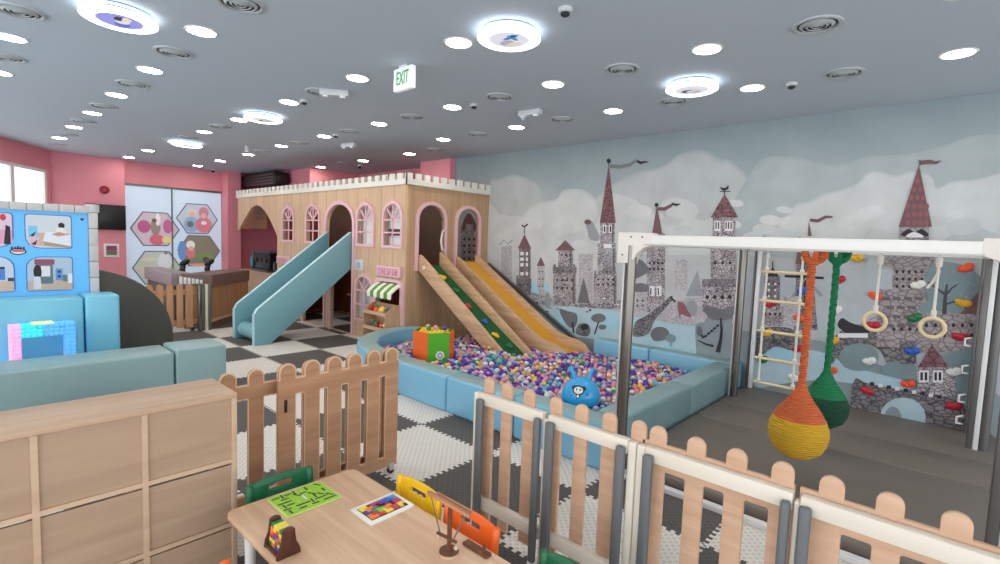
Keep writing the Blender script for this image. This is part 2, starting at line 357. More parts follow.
ST5 = stone('mural rubble', (146, 142, 147), (198, 195, 199), (82, 80, 87), 22); ST6 = stone('mural masonry', (156, 146, 148), (172, 163, 166), (118, 109, 113), 13); ST7 = stone('mural bridge', (112, 108, 111), (138, 134, 137), (70, 67, 71), 14)
C1 = paint('cloud grey', (183, 187, 188), .1); C2 = paint('cloud light', (197, 200, 200), .1); C3 = paint('cloud mid', (190, 193, 195))
INK = paint('ink', (58, 56, 62)); LEAF = paint('grey leaf', (112, 112, 118), .15); TEAL = paint('teal leaf', (124, 146, 152), .12); WATER = paint('pale water', (172, 202, 214)); WAT2 = paint('pool blue', (158, 206, 224))
GRND = paint('misty ground', (178, 186, 192)); GRD2 = paint('grey teal ground', (140, 154, 160)); MAR = paint('maroon roof', (122, 88, 92), .1); PAL = paint('window white', (224, 224, 226)); REDD = paint('dull red', (150, 92, 98)); FLAG = paint('flag grey', (120, 130, 128)); FLG2 = paint('flag maroon', (122, 84, 92)); HILL = paint('hill grey', (150, 154, 160)); BARK = paint('trunk', (84, 80, 88))
mu = MB(); _k = [0]
def wxz(p):
    v = on_y(p[0], p[1], 7.5); return (v.x, v.z)
def M(poly, m, smooth=False):
    """one painted patch of the mural: outline read off the photograph, put on the wall plane"""
    P = [wxz(p) for p in poly]
    if smooth:
        Q = P; n = len(Q); P = []
        for i in range(n):
            p0, p1, p2, p3 = (Vector(Q[(i + k - 1) % n]) for k in range(4))
            for t in (0, .25, .5, .75):
                P.append(tuple(.5 * ((2 * p1) + (p2 - p0) * t + (2 * p0 - 5 * p1 + 4 * p2 - p3) * t * t + (3 * p1 - p0 - 3 * p2 + p3) * t ** 3)))
    _k[0] += 1; y = 7.4965 - _k[0] * .00003
    cu = bpy.data.curves.new('patch', 'CURVE'); cu.dimensions = '2D'; cu.fill_mode = 'BOTH'
    sp = cu.splines.new('POLY'); sp.points.add(len(P) - 1); sp.use_cyclic_u = True
    for pt, q in zip(sp.points, P): pt.co = (q[0], q[1], 0, 1)
    ob = bpy.data.objects.new('patch', cu); me = ob.to_mesh()
    mu.add([(v.co.x, y, v.co.y) for v in me.vertices], [tuple(p.vertices) for p in me.polygons], m)
    ob.to_mesh_clear(); bpy.data.objects.remove(ob); bpy.data.curves.remove(cu)
def E(cx, cy, rx, ry, m, a=0, n=16): 
    c_, s_ = math.cos(a), math.sin(a)
    M([(cx + rx * math.cos(t) * c_ - ry * math.sin(t) * s_, cy + rx * math.cos(t) * s_ + ry * math.sin(t) * c_) for t in (2 * PI * k / n for k in range(n))], m)
def RC(x0, x1, y0, y1, m): M([(x0, y1), (x1, y1), (x1, y0), (x0, y0)], m)
def LN(pts, w, m):
    L_, R_ = [], []
    for i, p in enumerate(pts):
        a, b_ = Vector(pts[max(i - 1, 0)]), Vector(pts[min(i + 1, len(pts) - 1)]); d = (b_ - a).normalized(); n = Vector((-d.y, d.x)); ww = w[i] if isinstance(w, (list, tuple)) else w
        L_.append(tuple(Vector(p) + n * ww / 2)); R_.append(tuple(Vector(p) - n * ww / 2))
    M(L_ + R_[::-1], m)
def dots(x0, x1, y0, y1, nx, ny, r, m=None):
    for i in range(nx):
        for j in range(ny):
            E(x0 + (x1 - x0) * (i + .5) / nx, y0 + (y1 - y0) * (j + .5) / ny, r, r * 1.15, m or INK, n=8)
mu.add([(-8.27, 7.4975, 0), (6.4, 7.4975, 0), (6.4, 7.4975, 3.74), (-8.27, 7.4975, 3.74)], [(0, 1, 2, 3)], mural_sky())
# clouds: each outline is painted in three fading strokes, then dabbed with lighter and darker puffs
def mixc(a, b_, t): return tuple(x + (y - x) * t for x, y in zip(a, b_))
SKYC = (160, 173, 176)
def cloud(poly, c, n0, under=SKYC):
    cx = sum(p[0] for p in poly) / len(poly); cy = max(p[1] for p in poly)
    for i, t in enumerate((.25, .5, .75)):
        k = 1 + .05 * (1 - t); M([(cx + (x - cx) * (1 + .012 * (3 - i)), cy + (y - cy) * k) for x, y in poly], paint('%s fade %d' % (n0, i), mixc(under, c, t), .06), True)
    M(poly, paint(n0, c, .08), True)
G1, G2, G3 = (181, 186, 187), (197, 200, 200), (190, 194, 194)
cloud([(585, 232), (588, 208), (602, 196), (612, 188), (622, 182), (640, 174), (655, 172), (668, 166), (678, 158), (692, 154), (706, 155), (718, 162), (728, 164), (738, 172), (746, 182), (752, 196), (752, 250), (585, 250)], G1, 'cloud a')
cloud([(489, 262), (489, 190), (500, 182), (512, 178), (524, 180), (536, 186), (541, 200), (541, 262)], G1, 'cloud b')
cloud([(489, 262), (489, 208), (496, 210), (503, 219), (512, 222), (524, 216), (530, 210), (540, 205), (556, 202), (562, 194), (574, 192), (584, 194), (592, 200), (597, 210), (600, 226), (600, 280), (489, 280)], G2, 'cloud c', G1)
cloud([(604, 250), (606, 204), (614, 195), (626, 197), (638, 202), (650, 214), (660, 212), (668, 220), (678, 217), (690, 215), (702, 221), (716, 216), (730, 208), (744, 206), (748, 196), (756, 200), (764, 207), (772, 206), (780, 212), (792, 216), (800, 250)], G2, 'cloud d', G1)
cloud([(740, 250), (760, 170), (790, 160), (815, 164), (840, 168), (870, 160), (905, 158), (940, 150), (970, 140), (1003, 138), (1060, 134), (1060, 250)], (168, 178, 180), 'cloud e')
cloud([(780, 250), (790, 218), (800, 206), (812, 203), (826, 196), (842, 192), (858, 186), (868, 176), (880, 174), (896, 178), (912, 174), (930, 178), (936, 190), (950, 184), (970, 182), (985, 179), (1003, 175), (1060, 172), (1060, 250)], G2, 'cloud f', (176, 184, 185))
cloud([(940, 250), (950, 236), (964, 228), (976, 226), (990, 232), (1006, 236), (1012, 250)], G1, 'cloud g', G2)
random.seed(31)
PUF = [paint('puff %d' % i, c, .08) for i, c in enumerate((G2, (200, 202, 202), G3, (203, 205, 205)))]
for i in range(46):
    x = random.uniform(495, 1010); base = 222 if x < 600 else (205 if x < 745 else 212); y = base + random.uniform(-6, 26)
    if 590 < x < 625: continue
    r = random.uniform(4, 11); E(x, y, r * 1.7, r * .75, PUF[i % 4], random.uniform(-.2, .1), 18)
# ground, water
M([(489, 268), (520, 290), (560, 300), (620, 302), (700, 300), (760, 320), (1050, 340), (1050, 470), (760, 420), (560, 340), (489, 310)], GRND)
M([(530, 312), (560, 306), (600, 308), (650, 320), (700, 325), (740, 345), (740, 380), (640, 358), (560, 338)], WATER, True)
M([(700, 300), (740, 305), (800, 330), (840, 350), (900, 372), (960, 392), (1000, 396), (1000, 460), (860, 420), (740, 400), (700, 370)], GRD2, True)
M([(462, 232), (464, 220), (469, 213), (474, 219), (477, 231)], MAR, True); RC(461, 478, 230, 275, ST1); RC(466, 473, 224, 232, ST1); dots(462, 477, 236, 262, 3, 4, 1.2)
# row of towers, from the play castle rightwards
RC(501.5, 512, 246, 280, ST2); dots(502, 511, 250, 274, 2, 3, .8, C1); LN([(500, 245), (504, 240), (508, 244), (513, 240)], 1.2, HILL)
M([(524.7, 234), (518, 248.5), (531.5, 248.5)], MAR); RC(519.4, 530.8, 248.5, 280, ST3); RC(516.6, 531.5, 278, 296, ST3)
LN([(524.7, 234), (524.7, 226)], .8, INK); LN([(522, 225), (524.5, 227), (528, 224)], 1.6, INK)
for y in (252, 257.5, 263, 272): RC(520.5, 524, y, y + 3.4, PAL); RC(526, 529.5, y, y + 3.4, PAL)
dots(518, 530, 282, 287, 3, 1, .9)
M([(541, 256.5), (536.8, 266), (545.4, 266)], MAR); RC(537.5, 544.8, 266, 296, ST2); dots(538, 544.5, 268, 290, 2, 3, .7)
M([(540, 296), (536, 280), (532, 284), (530, 300)], WAT2); E(549, 287, 5, 8, WAT2)
M([(562, 304), (553, 296), (546, 276), (548, 262), (556, 252), (564, 250)], C2, True)
M([(565.5, 240), (555.4, 250.5), (575.6, 250.5)], MAR); RC(558.5, 573.2, 250.5, 270, ST1); RC(553.4, 576.4, 268, 305, ST1); RC(553, 577, 267, 273, ST3)
dots(560, 572, 253, 257, 3, 1, 1.); dots(555, 575, 276, 292, 4, 2, 1.1); M([(565.5, 240), (563, 243), (568, 243)], ST4)
RC(579, 593, 254, 304, ST2); dots(580, 592, 258, 276, 2, 3, .8, C1); M([(584, 277), (577.5, 303), (590, 303)], LEAF)
M([(609, 164), (600, 223), (616, 223)], ST4); LN([(609, 166), (609, 160)], .8, INK); E(609, 161, 2.2, 2.4, INK); LN([(610, 166), (620, 167), (630, 165), (637, 160)], [3.6, 4, 3.6, 2.4], FLAG); LN([(637, 161), (641, 163), (645, 162), (649, 162)], [2.2, 3, 2, .6], INK)
RC(600.5, 615, 223, 246, ST1); RC(603, 606.5, 225, 233, PAL); RC(609, 612.5, 225, 233, PAL); RC(604, 605.5, 226, 232, INK); RC(610, 611.5, 226, 232, INK)
RC(598, 616, 243, 275, ST5); RC(604, 612, 244, 248, PAL); RC(594, 617, 273, 305, ST1); dots(596, 616, 277, 287, 4, 2, 1.1)
M([(586, 222), (592, 221), (596, 228), (600, 236), (598, 241), (590, 239), (588, 232)], HILL, True); E(588, 222, 3.4, 2.6, FLG2)
M([(516, 296), (530, 292), (550, 298), (575, 303), (600, 303), (622, 300), (622, 309), (560, 306), (530, 303)], ST5, True)
SHD = paint('tower shade', (108, 100, 106)); 
for x, y0, y1, w in ((529, 249, 278, 2.2), (529.5, 279, 295, 2.6), (571, 251, 267, 2.6), (574, 274, 304, 3), (613, 224, 243, 2.4), (614, 249, 272, 2.8), (615, 276, 304, 3), (662.5, 236, 258, 4), (733, 219, 233, 3), (733, 237, 258, 4), (732, 286, 310, 4)): LN([(x, y0), (x, y1)], w * .6, SHD)
for x0, x1, y, n in ((553, 577, 267, 5), (594, 617, 273, 6), (702, 736, 279, 7), (516, 532, 278, 4), (877, 926, 289, 8), (762, 784, 306, 5)):
    for i in range(n): RC(x0 + (x1 - x0) * (i + .15) / n, x0 + (x1 - x0) * (i + .7) / n, y - 2.6, y + .6, ST3)
random.seed(8)
for cx, cy, rx, ry in ((569, 317, 8, 7), (599, 318, 7, 4), (641, 268, 7, 6), (641, 288, 8, 4), (660, 334, 8, 5), (719, 313, 14, 5), (603, 327, 4, 2)):
    for i in range(16): E(cx + random.uniform(-rx, rx) * .8, cy + random.uniform(-ry, ry) * .8, 1.1, .8, [INK, HILL, TEAL][i % 3], 0, 6)
for i in range(60): E(random.uniform(520, 735), random.uniform(298, 312), random.uniform(.8, 2), random.uniform(.5, 1.1), [HILL, INK, PAL, ST3][i % 4], 0, 6)
# shrubs and pools in front
E(556, 321, 10, 8, WAT2, .2); E(610, 322, 11, 8, WAT2); M([(549, 310), (546, 318), (551, 318)], HILL); E(548, 300, 3, 8, HILL)
M([(560, 309), (568, 311), (577, 314), (577, 324), (572, 328), (566, 323), (562, 316)], LEAF, True); LN([(573, 322), (574, 333)], 1.6, INK); E(599, 318, 7.5, 4.5, LEAF); E(603, 327, 4, 2.6, LEAF); LN([(599, 322), (595, 334)], 1.4, INK)
M([(576, 332), (580, 324), (588, 324), (591, 330), (588, 336), (580, 335)], ST7, True); E(585, 327, 4, 3, INK)
M([(540, 334), (590, 338), (660, 352), (735, 366), (735, 372), (640, 360), (560, 345)], GRD2)
# middle stretch seen through the climbing frame
M([(640, 300), (640, 262), (700, 262), (730, 300)], C1)
RC(647, 665.5, 233, 312, ST1); M([(657.2, 205), (652.6, 234), (662.6, 234)], MAR); E(657, 205, 2, 2, INK); LN([(658, 209), (665, 209), (671, 206), (674, 203)], [3.4, 3.6, 3, 2], FLG2); LN([(673, 204), (677, 205), (681, 204)], [2, 2.6, .6], INK)
dots(648, 665, 260, 272, 4, 2, 1.3); RC(650, 655, 286, 296, PAL); RC(657, 662, 286, 296, PAL); LN([(651.5, 288), (651, 295)], 1.2, INK); LN([(658.5, 288), (659, 295)], 1.2, INK)
M([(637, 247), (634, 256), (643, 256)], MAR); M([(634, 278), (636, 262), (642, 260), (650, 270), (644, 275)], LEAF, True); E(641, 288, 9, 5, LEAF); RC(634, 646, 292, 312, ST2); dots(635, 646, 298, 308, 2, 2, 1)
RC(675, 687.5, 262, 291, ST2); dots(676, 687, 266, 288, 2, 3, 1, C1); M([(698, 270), (686, 296), (704, 296)], HILL); LN([(676, 260), (679, 263), (683, 260), (688, 262)], 1.4, HILL)
M([(660, 318), (670, 304), (690, 298), (710, 300), (704, 322), (680, 324)], ST2, True); E(692, 308, 6, 8, HILL)
M([(634, 336), (636, 322), (646, 316), (660, 306), (671, 296), (673, 299), (664, 310), (655, 320), (648, 334)], ST7, True); LN([(671, 297), (676, 302)], 1.6, INK)
M([(678, 302), (685, 304), (688, 310), (692, 317), (686, 316), (682, 314), (680, 317)], REDD, True)
M([(651, 334), (655, 328), (663, 327), (669, 331), (668, 338), (660, 341), (654, 340)], LEAF, True); E(671, 338, 5, 4, TEAL); LN([(671, 340), (671, 350)], 1.2, TEAL); M([(655, 352), (664, 345), (676, 350), (666, 356)], WAT2, True)
RC(713, 736, 217, 235, ST1); M([(725, 194), (711, 217.5), (738.5, 217.5)], ST4); LN([(725, 196), (725, 189)], 1, INK); LN([(720, 191.5), (731, 191.5)], .8, INK); M([(720, 187), (723, 188), (726, 188), (729, 185), (729, 189), (725, 191), (722, 190)], INK)
RC(715, 721, 221, 231, PAL); RC(725, 733, 221, 231, PAL); 
for x in (716.5, 719, 726.5, 729, 731.5): LN([(x, 222), (x, 229)], 1.2, INK)
RC(711, 736, 235, 282, ST1); dots(712, 734, 260, 266, 3, 1, 1.4); RC(703, 736, 279, 312, ST1); RC(702.5, 736, 279, 287, ST3); dots(704, 734, 293, 301, 4, 1, 1.9)
M([(704, 309), (710, 306), (722, 309), (736, 305), (736, 316), (722, 320), (710, 318)], LEAF, True); LN([(721, 318), (722, 330), (721, 340), (718, 352)], [1.6, 2.4, 3, 4.5], INK); LN([(698, 340), (706, 344), (714, 346)], [1, 1.6, 2.4], INK); LN([(700, 332), (704, 338)], 2, INK); E(700, 331, 3, 5, LEAF)
for i in range(5): E(706 + i * 3, 336 - i * 2.6, 1.8, 1.1, INK, -.6)
# right stretch behind the climbing holds
M([(742, 300), (748, 275), (780, 268), (820, 272), (870, 268), (905, 280), (905, 340), (742, 330)], GRND, True)
RC(764.5, 780.5, 276, 318, ST3); M([(773, 267), (767, 276.5), (779.5, 276.5)], INK); LN([(773, 268), (773, 261)], 1, INK); dots(766, 779, 281, 305, 2, 4, 1.2, PAL)
RC(762, 784, 306, 326, ST1); dots(763, 783, 310, 318, 4, 1, 1.3)
M([(809, 221), (808, 236), (812, 236)], MAR); LN([(810, 220), (818, 221), (826, 217), (833, 217)], [3, 3.4, 3, 1.6], FLG2)
M([(797, 262), (794, 330), (818, 330), (812, 262)], ST3); M([(800, 236), (796, 264), (813, 264)], MAR); LN([(785, 276), (824, 278)], 2.6, INK); LN([(804, 256), (806, 306)], 2, INK); LN([(788, 304), (806, 278), (822, 296)], [4, 1.5, 4], HILL)
RC(784, 800, 296, 326, ST2)
M([(755, 360), (764, 354), (776, 348), (790, 350), (812, 350), (830, 355), (850, 366), (880, 374), (905, 381), (905, 390), (860, 384), (815, 380), (780, 384), (755, 386)], WATER, True); E(778, 354, 16, 7, WAT2, .1)
M([(752, 340), (762, 328), (790, 328), (800, 340), (792, 350), (776, 346), (762, 356), (752, 356)], ST7, True)
M([(826, 358), (834, 338), (850, 326), (880, 324), (905, 340), (912, 362), (892, 368), (880, 350), (866, 344), (850, 346), (838, 356), (832, 364)], ST7, True); E(859, 357, 20, 14, TEAL)
M([(838, 326), (842, 318), (850, 322), (862, 326), (870, 324), (868, 334), (850, 334)], INK, True); RC(838, 868, 333, 337.5, PAL); LN([(869, 320), (878, 316), (884, 322)], 1.6, HILL)
M([(870, 258), (880, 264), (890, 290), (884, 300), (860, 296), (862, 276)], GRND, True)
RC(884, 934, 246, 266, ST6); RC(892.5, 926, 264, 292, ST6); RC(877, 926, 289, 347, ST6)
M([(919, 165), (899, 227), (932, 227)], MAR)
for j in range(6):
    for i in range(j // 1 + 1):
        if i < 4: E(917 + (i - min(j, 3) / 2) * 6.2 + .5, 181 + j * 8.4, 2.5, 2.9, REDD, n=8)
LN([(920, 166), (920, 160)], 1, INK); LN([(920, 163), (930, 162), (936, 163), (941, 161)], [4, 4.4, 3, 1], FLG2)
RC(900, 929, 227, 248, ST6); M([(902, 236), (908, 229), (915, 232), (922, 229), (928, 236)], INK, True); M([(906, 237), (914, 232), (924, 237)], PAL, True)
dots(894, 925, 268, 290, 5, 3, 1.5)
for i in range(16): LN([(882 + (i % 4) * 11 + (i // 4 % 2) * 4, 298 + (i // 4) * 9), (890 + (i % 4) * 11 + (i // 4 % 2) * 4, 299 + (i // 4) * 9)], 3.4, paint('masonry dark', (112, 102, 106)))
dots(890, 930, 324, 334, 5, 1, 1.8)
M([(926, 292), (926, 276), (934, 264), (948, 262), (964, 266), (980, 276), (984, 292), (974, 304), (960, 312), (940, 310), (930, 302)], TEAL, True); M([(921, 312), (921, 304), (934, 302), (936, 312)], TEAL, True)
LN([(944, 324), (945, 300), (947, 284)], [5, 4, 2], BARK); LN([(945, 294), (936, 288), (928, 282)], [2.6, 2, 1.4], BARK); LN([(945, 296), (952, 288), (959, 283)], [2.4, 1.8, 1.2], BARK); LN([(946, 304), (962, 299)], [2, 1.4], BARK)
for i in range(14): E(936 + (i * 37 % 41), 270 + (i * 23 % 34), 1.3, 1.6, HILL, n=6)
RC(918, 990, 314, 352, ST6); M([(989, 279), (986, 282), (960, 314), (992, 314)], MAR)
for i in range(4): LN([(984 - i * 6, 287 + i * 7), (990, 288 + i * 7)], .9, REDD)
for i in range(3): LN([(988 - i * 7, 284 + i * 8), (986 - i * 6, 313)], .9, REDD)
dots(922, 985, 320, 340, 7, 2, 1.9)
M([(940, 360), (960, 350), (990, 350), (990, 400), (960, 394)], TEAL, True)
M([(882, 372), (886, 364), (900, 361), (916, 366), (916, 378), (898, 378)], TEAL, True)
RC(900, 916, 341, 364, ST7); M([(932, 344), (918, 367), (949, 367)], ST4); RC(917, 956, 367, 396, ST1)
for x in (919, 933): RC(x, x + 10, 370, 382, PAL); RC(x + 1.5, x + 4, 372, 380, INK); RC(x + 5.8, x + 8.3, 372, 380, INK)
M([(855, 379), (868, 383), (905, 390), (945, 396), (970, 408), (984, 424), (984, 450), (846, 428), (850, 405)], ST7, True)
for i in range(9): RC(870 + i * 8.4, 874.4 + i * 8.4, 381.8 + i * 1.6, 385.4 + i * 1.6, PAL if i % 2 else INK)
E(903, 417, 23, 20, WATER); E(893, 420, 9, 14, GRD2)
mural = mu.build('castle_mural', smooth=False)
tag(mural, 'painted fairy-tale castle landscape with towers and clouds covering the back wall', 'mural')
# ---------------------------------------------------------------- ceiling fittings
ZC = 3.74
rows = {1.58: [-5.15, -6.85, -8.5, -10.17, -11.87, -13.63], 3.15: [-3.48, -5.14, -6.82, -8.56, -10.15, -11.9], 4.59: [-.11, -1.8, -3.49, -5.15, -6.85, -8.55, -10.27],
        5.94: [-.15, -1.81, -3.51, -5.18, -6.88], 6.55: [-8.65, -10.39, -12.37], 4.64: [-12.07, -13.81, -15.5], .46: [-5.15, -6.86, -8.53], 0.0: [-2, 1.5], 3.1: [-.5, -13.71, -15.5], -1.6: [-3, .5, -6.5]}
down0 = None; k = 0
def ordinal(n): return ['first', 'second', 'third', 'fourth', 'fifth', 'sixth', 'seventh', 'eighth', 'ninth'][n]
rowname = {6.55: 'behind the castle parapet by the pilaster', 4.64: 'in the far row towards the glass doors', 1.58: 'in the row over the left play corner', 3.15: 'in the row with the exit sign', 4.59: 'in the row over the ball pit middle', 5.94: 'in the row nearest the mural wall', .46: 'in the leftmost ceiling row', 0.0: 'over the near end of the table', 3.1: 'off the ends of the exit sign row', -1.6: 'in the nearest row over the entrance side'}
for y, xs in rows.items():
    for n, x in enumerate(xs):
        lab = 'round downlight, %s from the near end %s' % (ordinal(n), rowname[y])
        if down0 is None:
            down0 = thing('ceiling_downlight', lab, 'downlight', (x, y, ZC), 'recessed ceiling downlights')
            MB().lathe([(.112, -.006), (.128, -.008), (.135, 0), (.112, .0)], (x, y, ZC), WHITE, 28, ring=True).build('trim_ring', down0)
            MB().lathe([(.001, -.005), (.113, -.005), (.113, -.001), (.001, -.001)], (x, y, ZC), GLOWW, 20).build('diffuser', down0)
        else: dup(down0, (x, y, ZC), 0, lab)
VENT = mat('vent enamel', (176, 182, 184), .5); VENTD = mat('vent gap', (44, 46, 48), .7)
vents = [(-.96, 4.6), (-2.64, 4.6), (-4.31, 4.6), (-6.04, 4.6), (-7.75, 4.63), (-9.59, 4.64), (-11.26, 4.63), (-.98, 5.95), (-2.69, 5.94), (-4.31, 5.92), (-6.04, 5.95), (-7.78, 6.5), (-11.15, 6.5), (-4.28, 1.59), (-5.97, 1.58), (-7.68, 1.59), (-9.43, 1.6), (-11.05, 1.6), (-12.93, 1.62), (-14.68, 1.66), (-5.96, .46), (-7.69, .47), (-6.01, 3.16), (-9.35, 3.15), (-11.0, 3.15)]
v0 = None
for n, (x, y) in enumerate(vents):
    rn = {46: 'over the ball pit middle', 59: 'nearest the mural wall', 15: 'over the left play corner', 16: 'over the left play corner', 4: 'at the far left', 31: 'beside the exit sign row', 65: 'behind the castle parapet'}.get(int(y * 10) if y > 1 else 4, 'on the ceiling')
    same = [q for q in vents[:n] if abs(q[1] - y) < .1]
    lab = 'round air vent, %s from the near end in the row %s' % (ordinal(min(len(same), 8)), rn)
    if v0 is None:
        v0 = thing('ceiling_vent', lab, 'air vent', (x, y, ZC), 'round ceiling air vents')
        MB().lathe([(.001, -.002), (.14, -.002), (.14, 0), (.001, 0)], (x, y, ZC), VENTD, 24).build('backing', v0)
        MB().lathe([(.138, -.004), (.15, -.016), (.17, -.012), (.175, 0), (.138, 0)], (x, y, ZC), VENT, 28, ring=True).build('rim', v0)
        for r in (.108, .074, .04): MB().lathe([(r - .012, -.016), (r + .012, -.004), (r + .014, -.007), (r - .008, -.022)], (x, y, ZC), VENT, 24, ring=True).build('louvre_ring', v0)
        MB().lathe([(.001, -.018), (.014, -.016), (.018, -.004), (.001, -.004)], (x, y, ZC), VENT, 14).build('boss', v0)
    else: dup(v0, (x, y, ZC), 0, lab)
def ring_lamp(x, y, lab, pic):
    t = thing('ring_ceiling_lamp', lab, 'ceiling lamp', (x, y, ZC), 'big round ring lamps')
    MB().lathe([(.21, -.055), (.22, -.05), (.22, 0), (.001, 0), (.001, -.055)], (x, y, ZC), mat('lamp housing', (70, 74, 80), .6), 32).build('housing', t)
    MB().lathe([(.22, -.03), (.232, -.03), (.232, -.012), (.22, -.012)], (x, y, ZC), GLOWB, 32, ring=True).build('halo_strip', t)
    MB().lathe([(.17, -.078), (.252, -.078), (.266, -.07), (.266, -.056), (.17, -.056)], (x, y, ZC), GLOWR, 36, ring=True).build('light_ring', t)
    mb = MB(); mb.lathe([(.001, -.074), (.171, -.074), (.171, -.058), (.001, -.058)], (x, y, ZC), mat('lamp print ground', (206, 206, 214), .4, emit=(214, 214, 224), es=.55), 28)
    for i, (u, v, a, b_, c) in enumerate(pic):
        mb.plate(arc(x + u * .165, y + v * .165, a * .165, 0, 345, 14, b_ * .165), [], .002, mat('lamp print %d %d %d' % c, c, .4, emit=c, es=.4), fz(ZC - .0755 - i * .0006))
    mb.build('printed_disc', t)
PL = [(-.3, .2, .4, .3, (176, 170, 178)), (.3, -.2, .5, .12, (44, 120, 180)), (.35, -.1, .14, .4, (60, 150, 200)), (-.1, .5, .5, .2, (226, 214, 200)), (.5, -.3, .16, .1, (40, 60, 90))]
PV = [(0, 0, .95, .95, (150, 150, 226)), (-.4, .2, .4, .34, (96, 110, 206)), (.1, .1, .4, .3, (226, 224, 240)), (.35, -.1, .3, .2, (50, 46, 70)), (.45, .2, .3, .2, (226, 216, 190))]
PD = [(-.3, .1, .4, .3, (70, 74, 80)), (.3, 0, .3, .4, (220, 214, 210)), (.1, .4, .3, .2, (190, 176, 180)), (-.2, .15, .2, .14, (236, 236, 236))]
ring_lamp(-5.27, 1.01, 'big round ring lamp with violet printed disc, at upper left of ceiling', PV)
ring_lamp(-2.95, 3.24, 'big round ring lamp with small blue aeroplane on its disc', PL)
ring_lamp(-2.26, 5.42, 'big round ring lamp near the mural wall above the climbing frame', PD)
ring_lamp(-7.89, 3.25, 'big round ring lamp above the blue slide, beyond the exit sign', PD)
ring_lamp(-11.62, 3.29, 'farthest big round ring lamp, above the reception counter', PD)
# exit sign
t = thing('exit_sign', 'white hanging box sign with green EXIT lettering', 'exit sign', (-4.24, 3.2, ZC))
MB().box(-4.485, -4.18, 3.17, 3.225, 3.48, 3.705, mat('sign box', (236, 238, 240), .4, emit=(236, 240, 240), es=.25), .008).build('box', t)
MB().box(-4.415, -4.305, 3.185, 3.215, 3.70, 3.74, WHITE, .004).build('hanger', t)
text_mesh('EXIT', .17, mat('exit green', (12, 150, 88), .4, emit=(10, 150, 86), es=.25), lambda u, v, w: Vector((-4.33 + u * .6, 3.168 - w, 3.593 + v * 1.12)), .004).build('lettering', t)
# detectors, emergency lamps, cameras
DETW = mat('detector white', (202, 205, 208), .4)
def detector(x, y, lab):
    t = thing('smoke_detector', lab, 'smoke detector', (x, y, ZC), 'ceiling smoke detectors')
    MB().lathe([(.052, 0), (.055, -.014), (.05, -.03), (.034, -.036), (.034, 0)], (x, y, ZC), DETW, 20).build('base', t)
    MB().lathe([(.036, -.034), (.034, -.052), (.022, -.06), (.001, -.061), (.001, -.034)], (x, y, ZC), VENTD, 16).build('sensor_cap', t)
for x, y, l in ((-2.34, 3.19, 'small white smoke detector near the aeroplane ring lamp'), (-1.44, 6.0, 'small white smoke detector close to the mural wall on the right'), (-4.8, 4.65, 'small white smoke detector beside the vent over the castle corner'), (-6.54, 3.22, 'small white smoke detector beyond the exit sign'), (-8.2, 4.62, 'small white smoke detector above the castle front arch')): detector(x, y, l)
def emergency(x, y, rz, lab):
    t = thing('emergency_lamp', lab, 'emergency lamp', (x, y, ZC), 'twin-head emergency lamps')
    R = Matrix.Rotation(rz, 4, 'Z'); B = MB().box(x - .17, x + .17, y - .05, y + .05, ZC - .075, ZC, DETW, .012, rot=R); B.build('body', t)
    for s_ in (-1, 1):
        p = Vector((x, y, 0)) + R @ Vector((s_ * .1, -.02, 0)); MB().lathe([(.001, -.02), (.034, -.014), (.04, .01), (.03, .03), (.001, .03)], (p.x, p.y, ZC - .085), mat('clear lens', (210, 216, 220), .1), 14).build('lens', t)
emergency(-5.78, 3.23, .9, 'boxy twin-lens emergency lamp on ceiling beyond the exit sign')
emergency(-4.38, 5.29, .1, 'boxy twin-lens emergency lamp on ceiling near the mural wall')
emergency(-8.75, 5.2, .2, 'boxy twin-lens emergency lamp above the castle front')
tag(MB().lathe([(.05, 0), (.054, -.006), (.001, -.008), (.001, 0)], (-3.51, 5.27, ZC), CEIL, 20).build('ceiling_cover_plate'), 'flat round cover plate painted like the ceiling', 'cover plate')
def cctv(x, y, lab, z=ZC):
    t = thing('dome_camera', lab, 'security camera', (x, y, z), 'security cameras')
    MB().lathe([(.05, 0), (.055, -.03), (.001, -.03), (.001, 0)], (x, y, z), WHITE, 16).build('base', t)
    MB().ball((x, y, z - .05), .045, BLACK, 2).build('dome', t)
cctv(-15.9, 5.15, 'small dark dome camera over the glass doors'); cctv(-11.1, 6.9, 'small dome camera on ceiling behind the castle')
tag(MB().box(-10.85, -10.8, 4.1, 4.16, ZC - .14, ZC, DETW, .01).build('ceiling_sensor'), 'small white upright sensor on ceiling behind castle parapet', 'sensor')

# ---------------------------------------------------------------- play castle
YF, XS, YW = 5.43, -7.2, 7.49
t = castle = thing('play_castle', 'two-storey oak play castle with white battlements and pink window frames', 'play castle', (XS, YF, 0))
def gothic(x0, x1, z0, zs, zt, n=9):
    """pointed-round arch outline from sill z0, springing zs, top zt"""
    c = (x0 + x1) / 2; h = (x1 - x0) / 2
    P = [(x0, z0), (x1, z0)]
    for i in range(n + 1):
        a = PI * i / n; x = c + h * math.cos(a); z = zs + (zt - zs) * math.sin(a) ** .8; P.append((x, z))
    return P
FW = [(-12.36, 0), (-12.36, 1.9), (-12.5, 2.06), (-12.75, 2.3), (-13.05, 2.52), (-13.35, 2.66), (-13.6, 2.7), (-13.85, 2.66), (-14.15, 2.5), (-14.45, 2.28), (-14.86, 2.0), (-14.86, 2.93), (XS, 2.93), (XS, 0)]
h_arch = [(-14.68, .02), (-12.36, .02), (-12.36, 1.9), (-12.5, 2.06), (-12.75, 2.3), (-13.05, 2.52), (-13.35, 2.66), (-13.6, 2.7), (-13.85, 2.66), (-14.15, 2.5), (-14.45, 2.28), (-14.68, 2.06)]
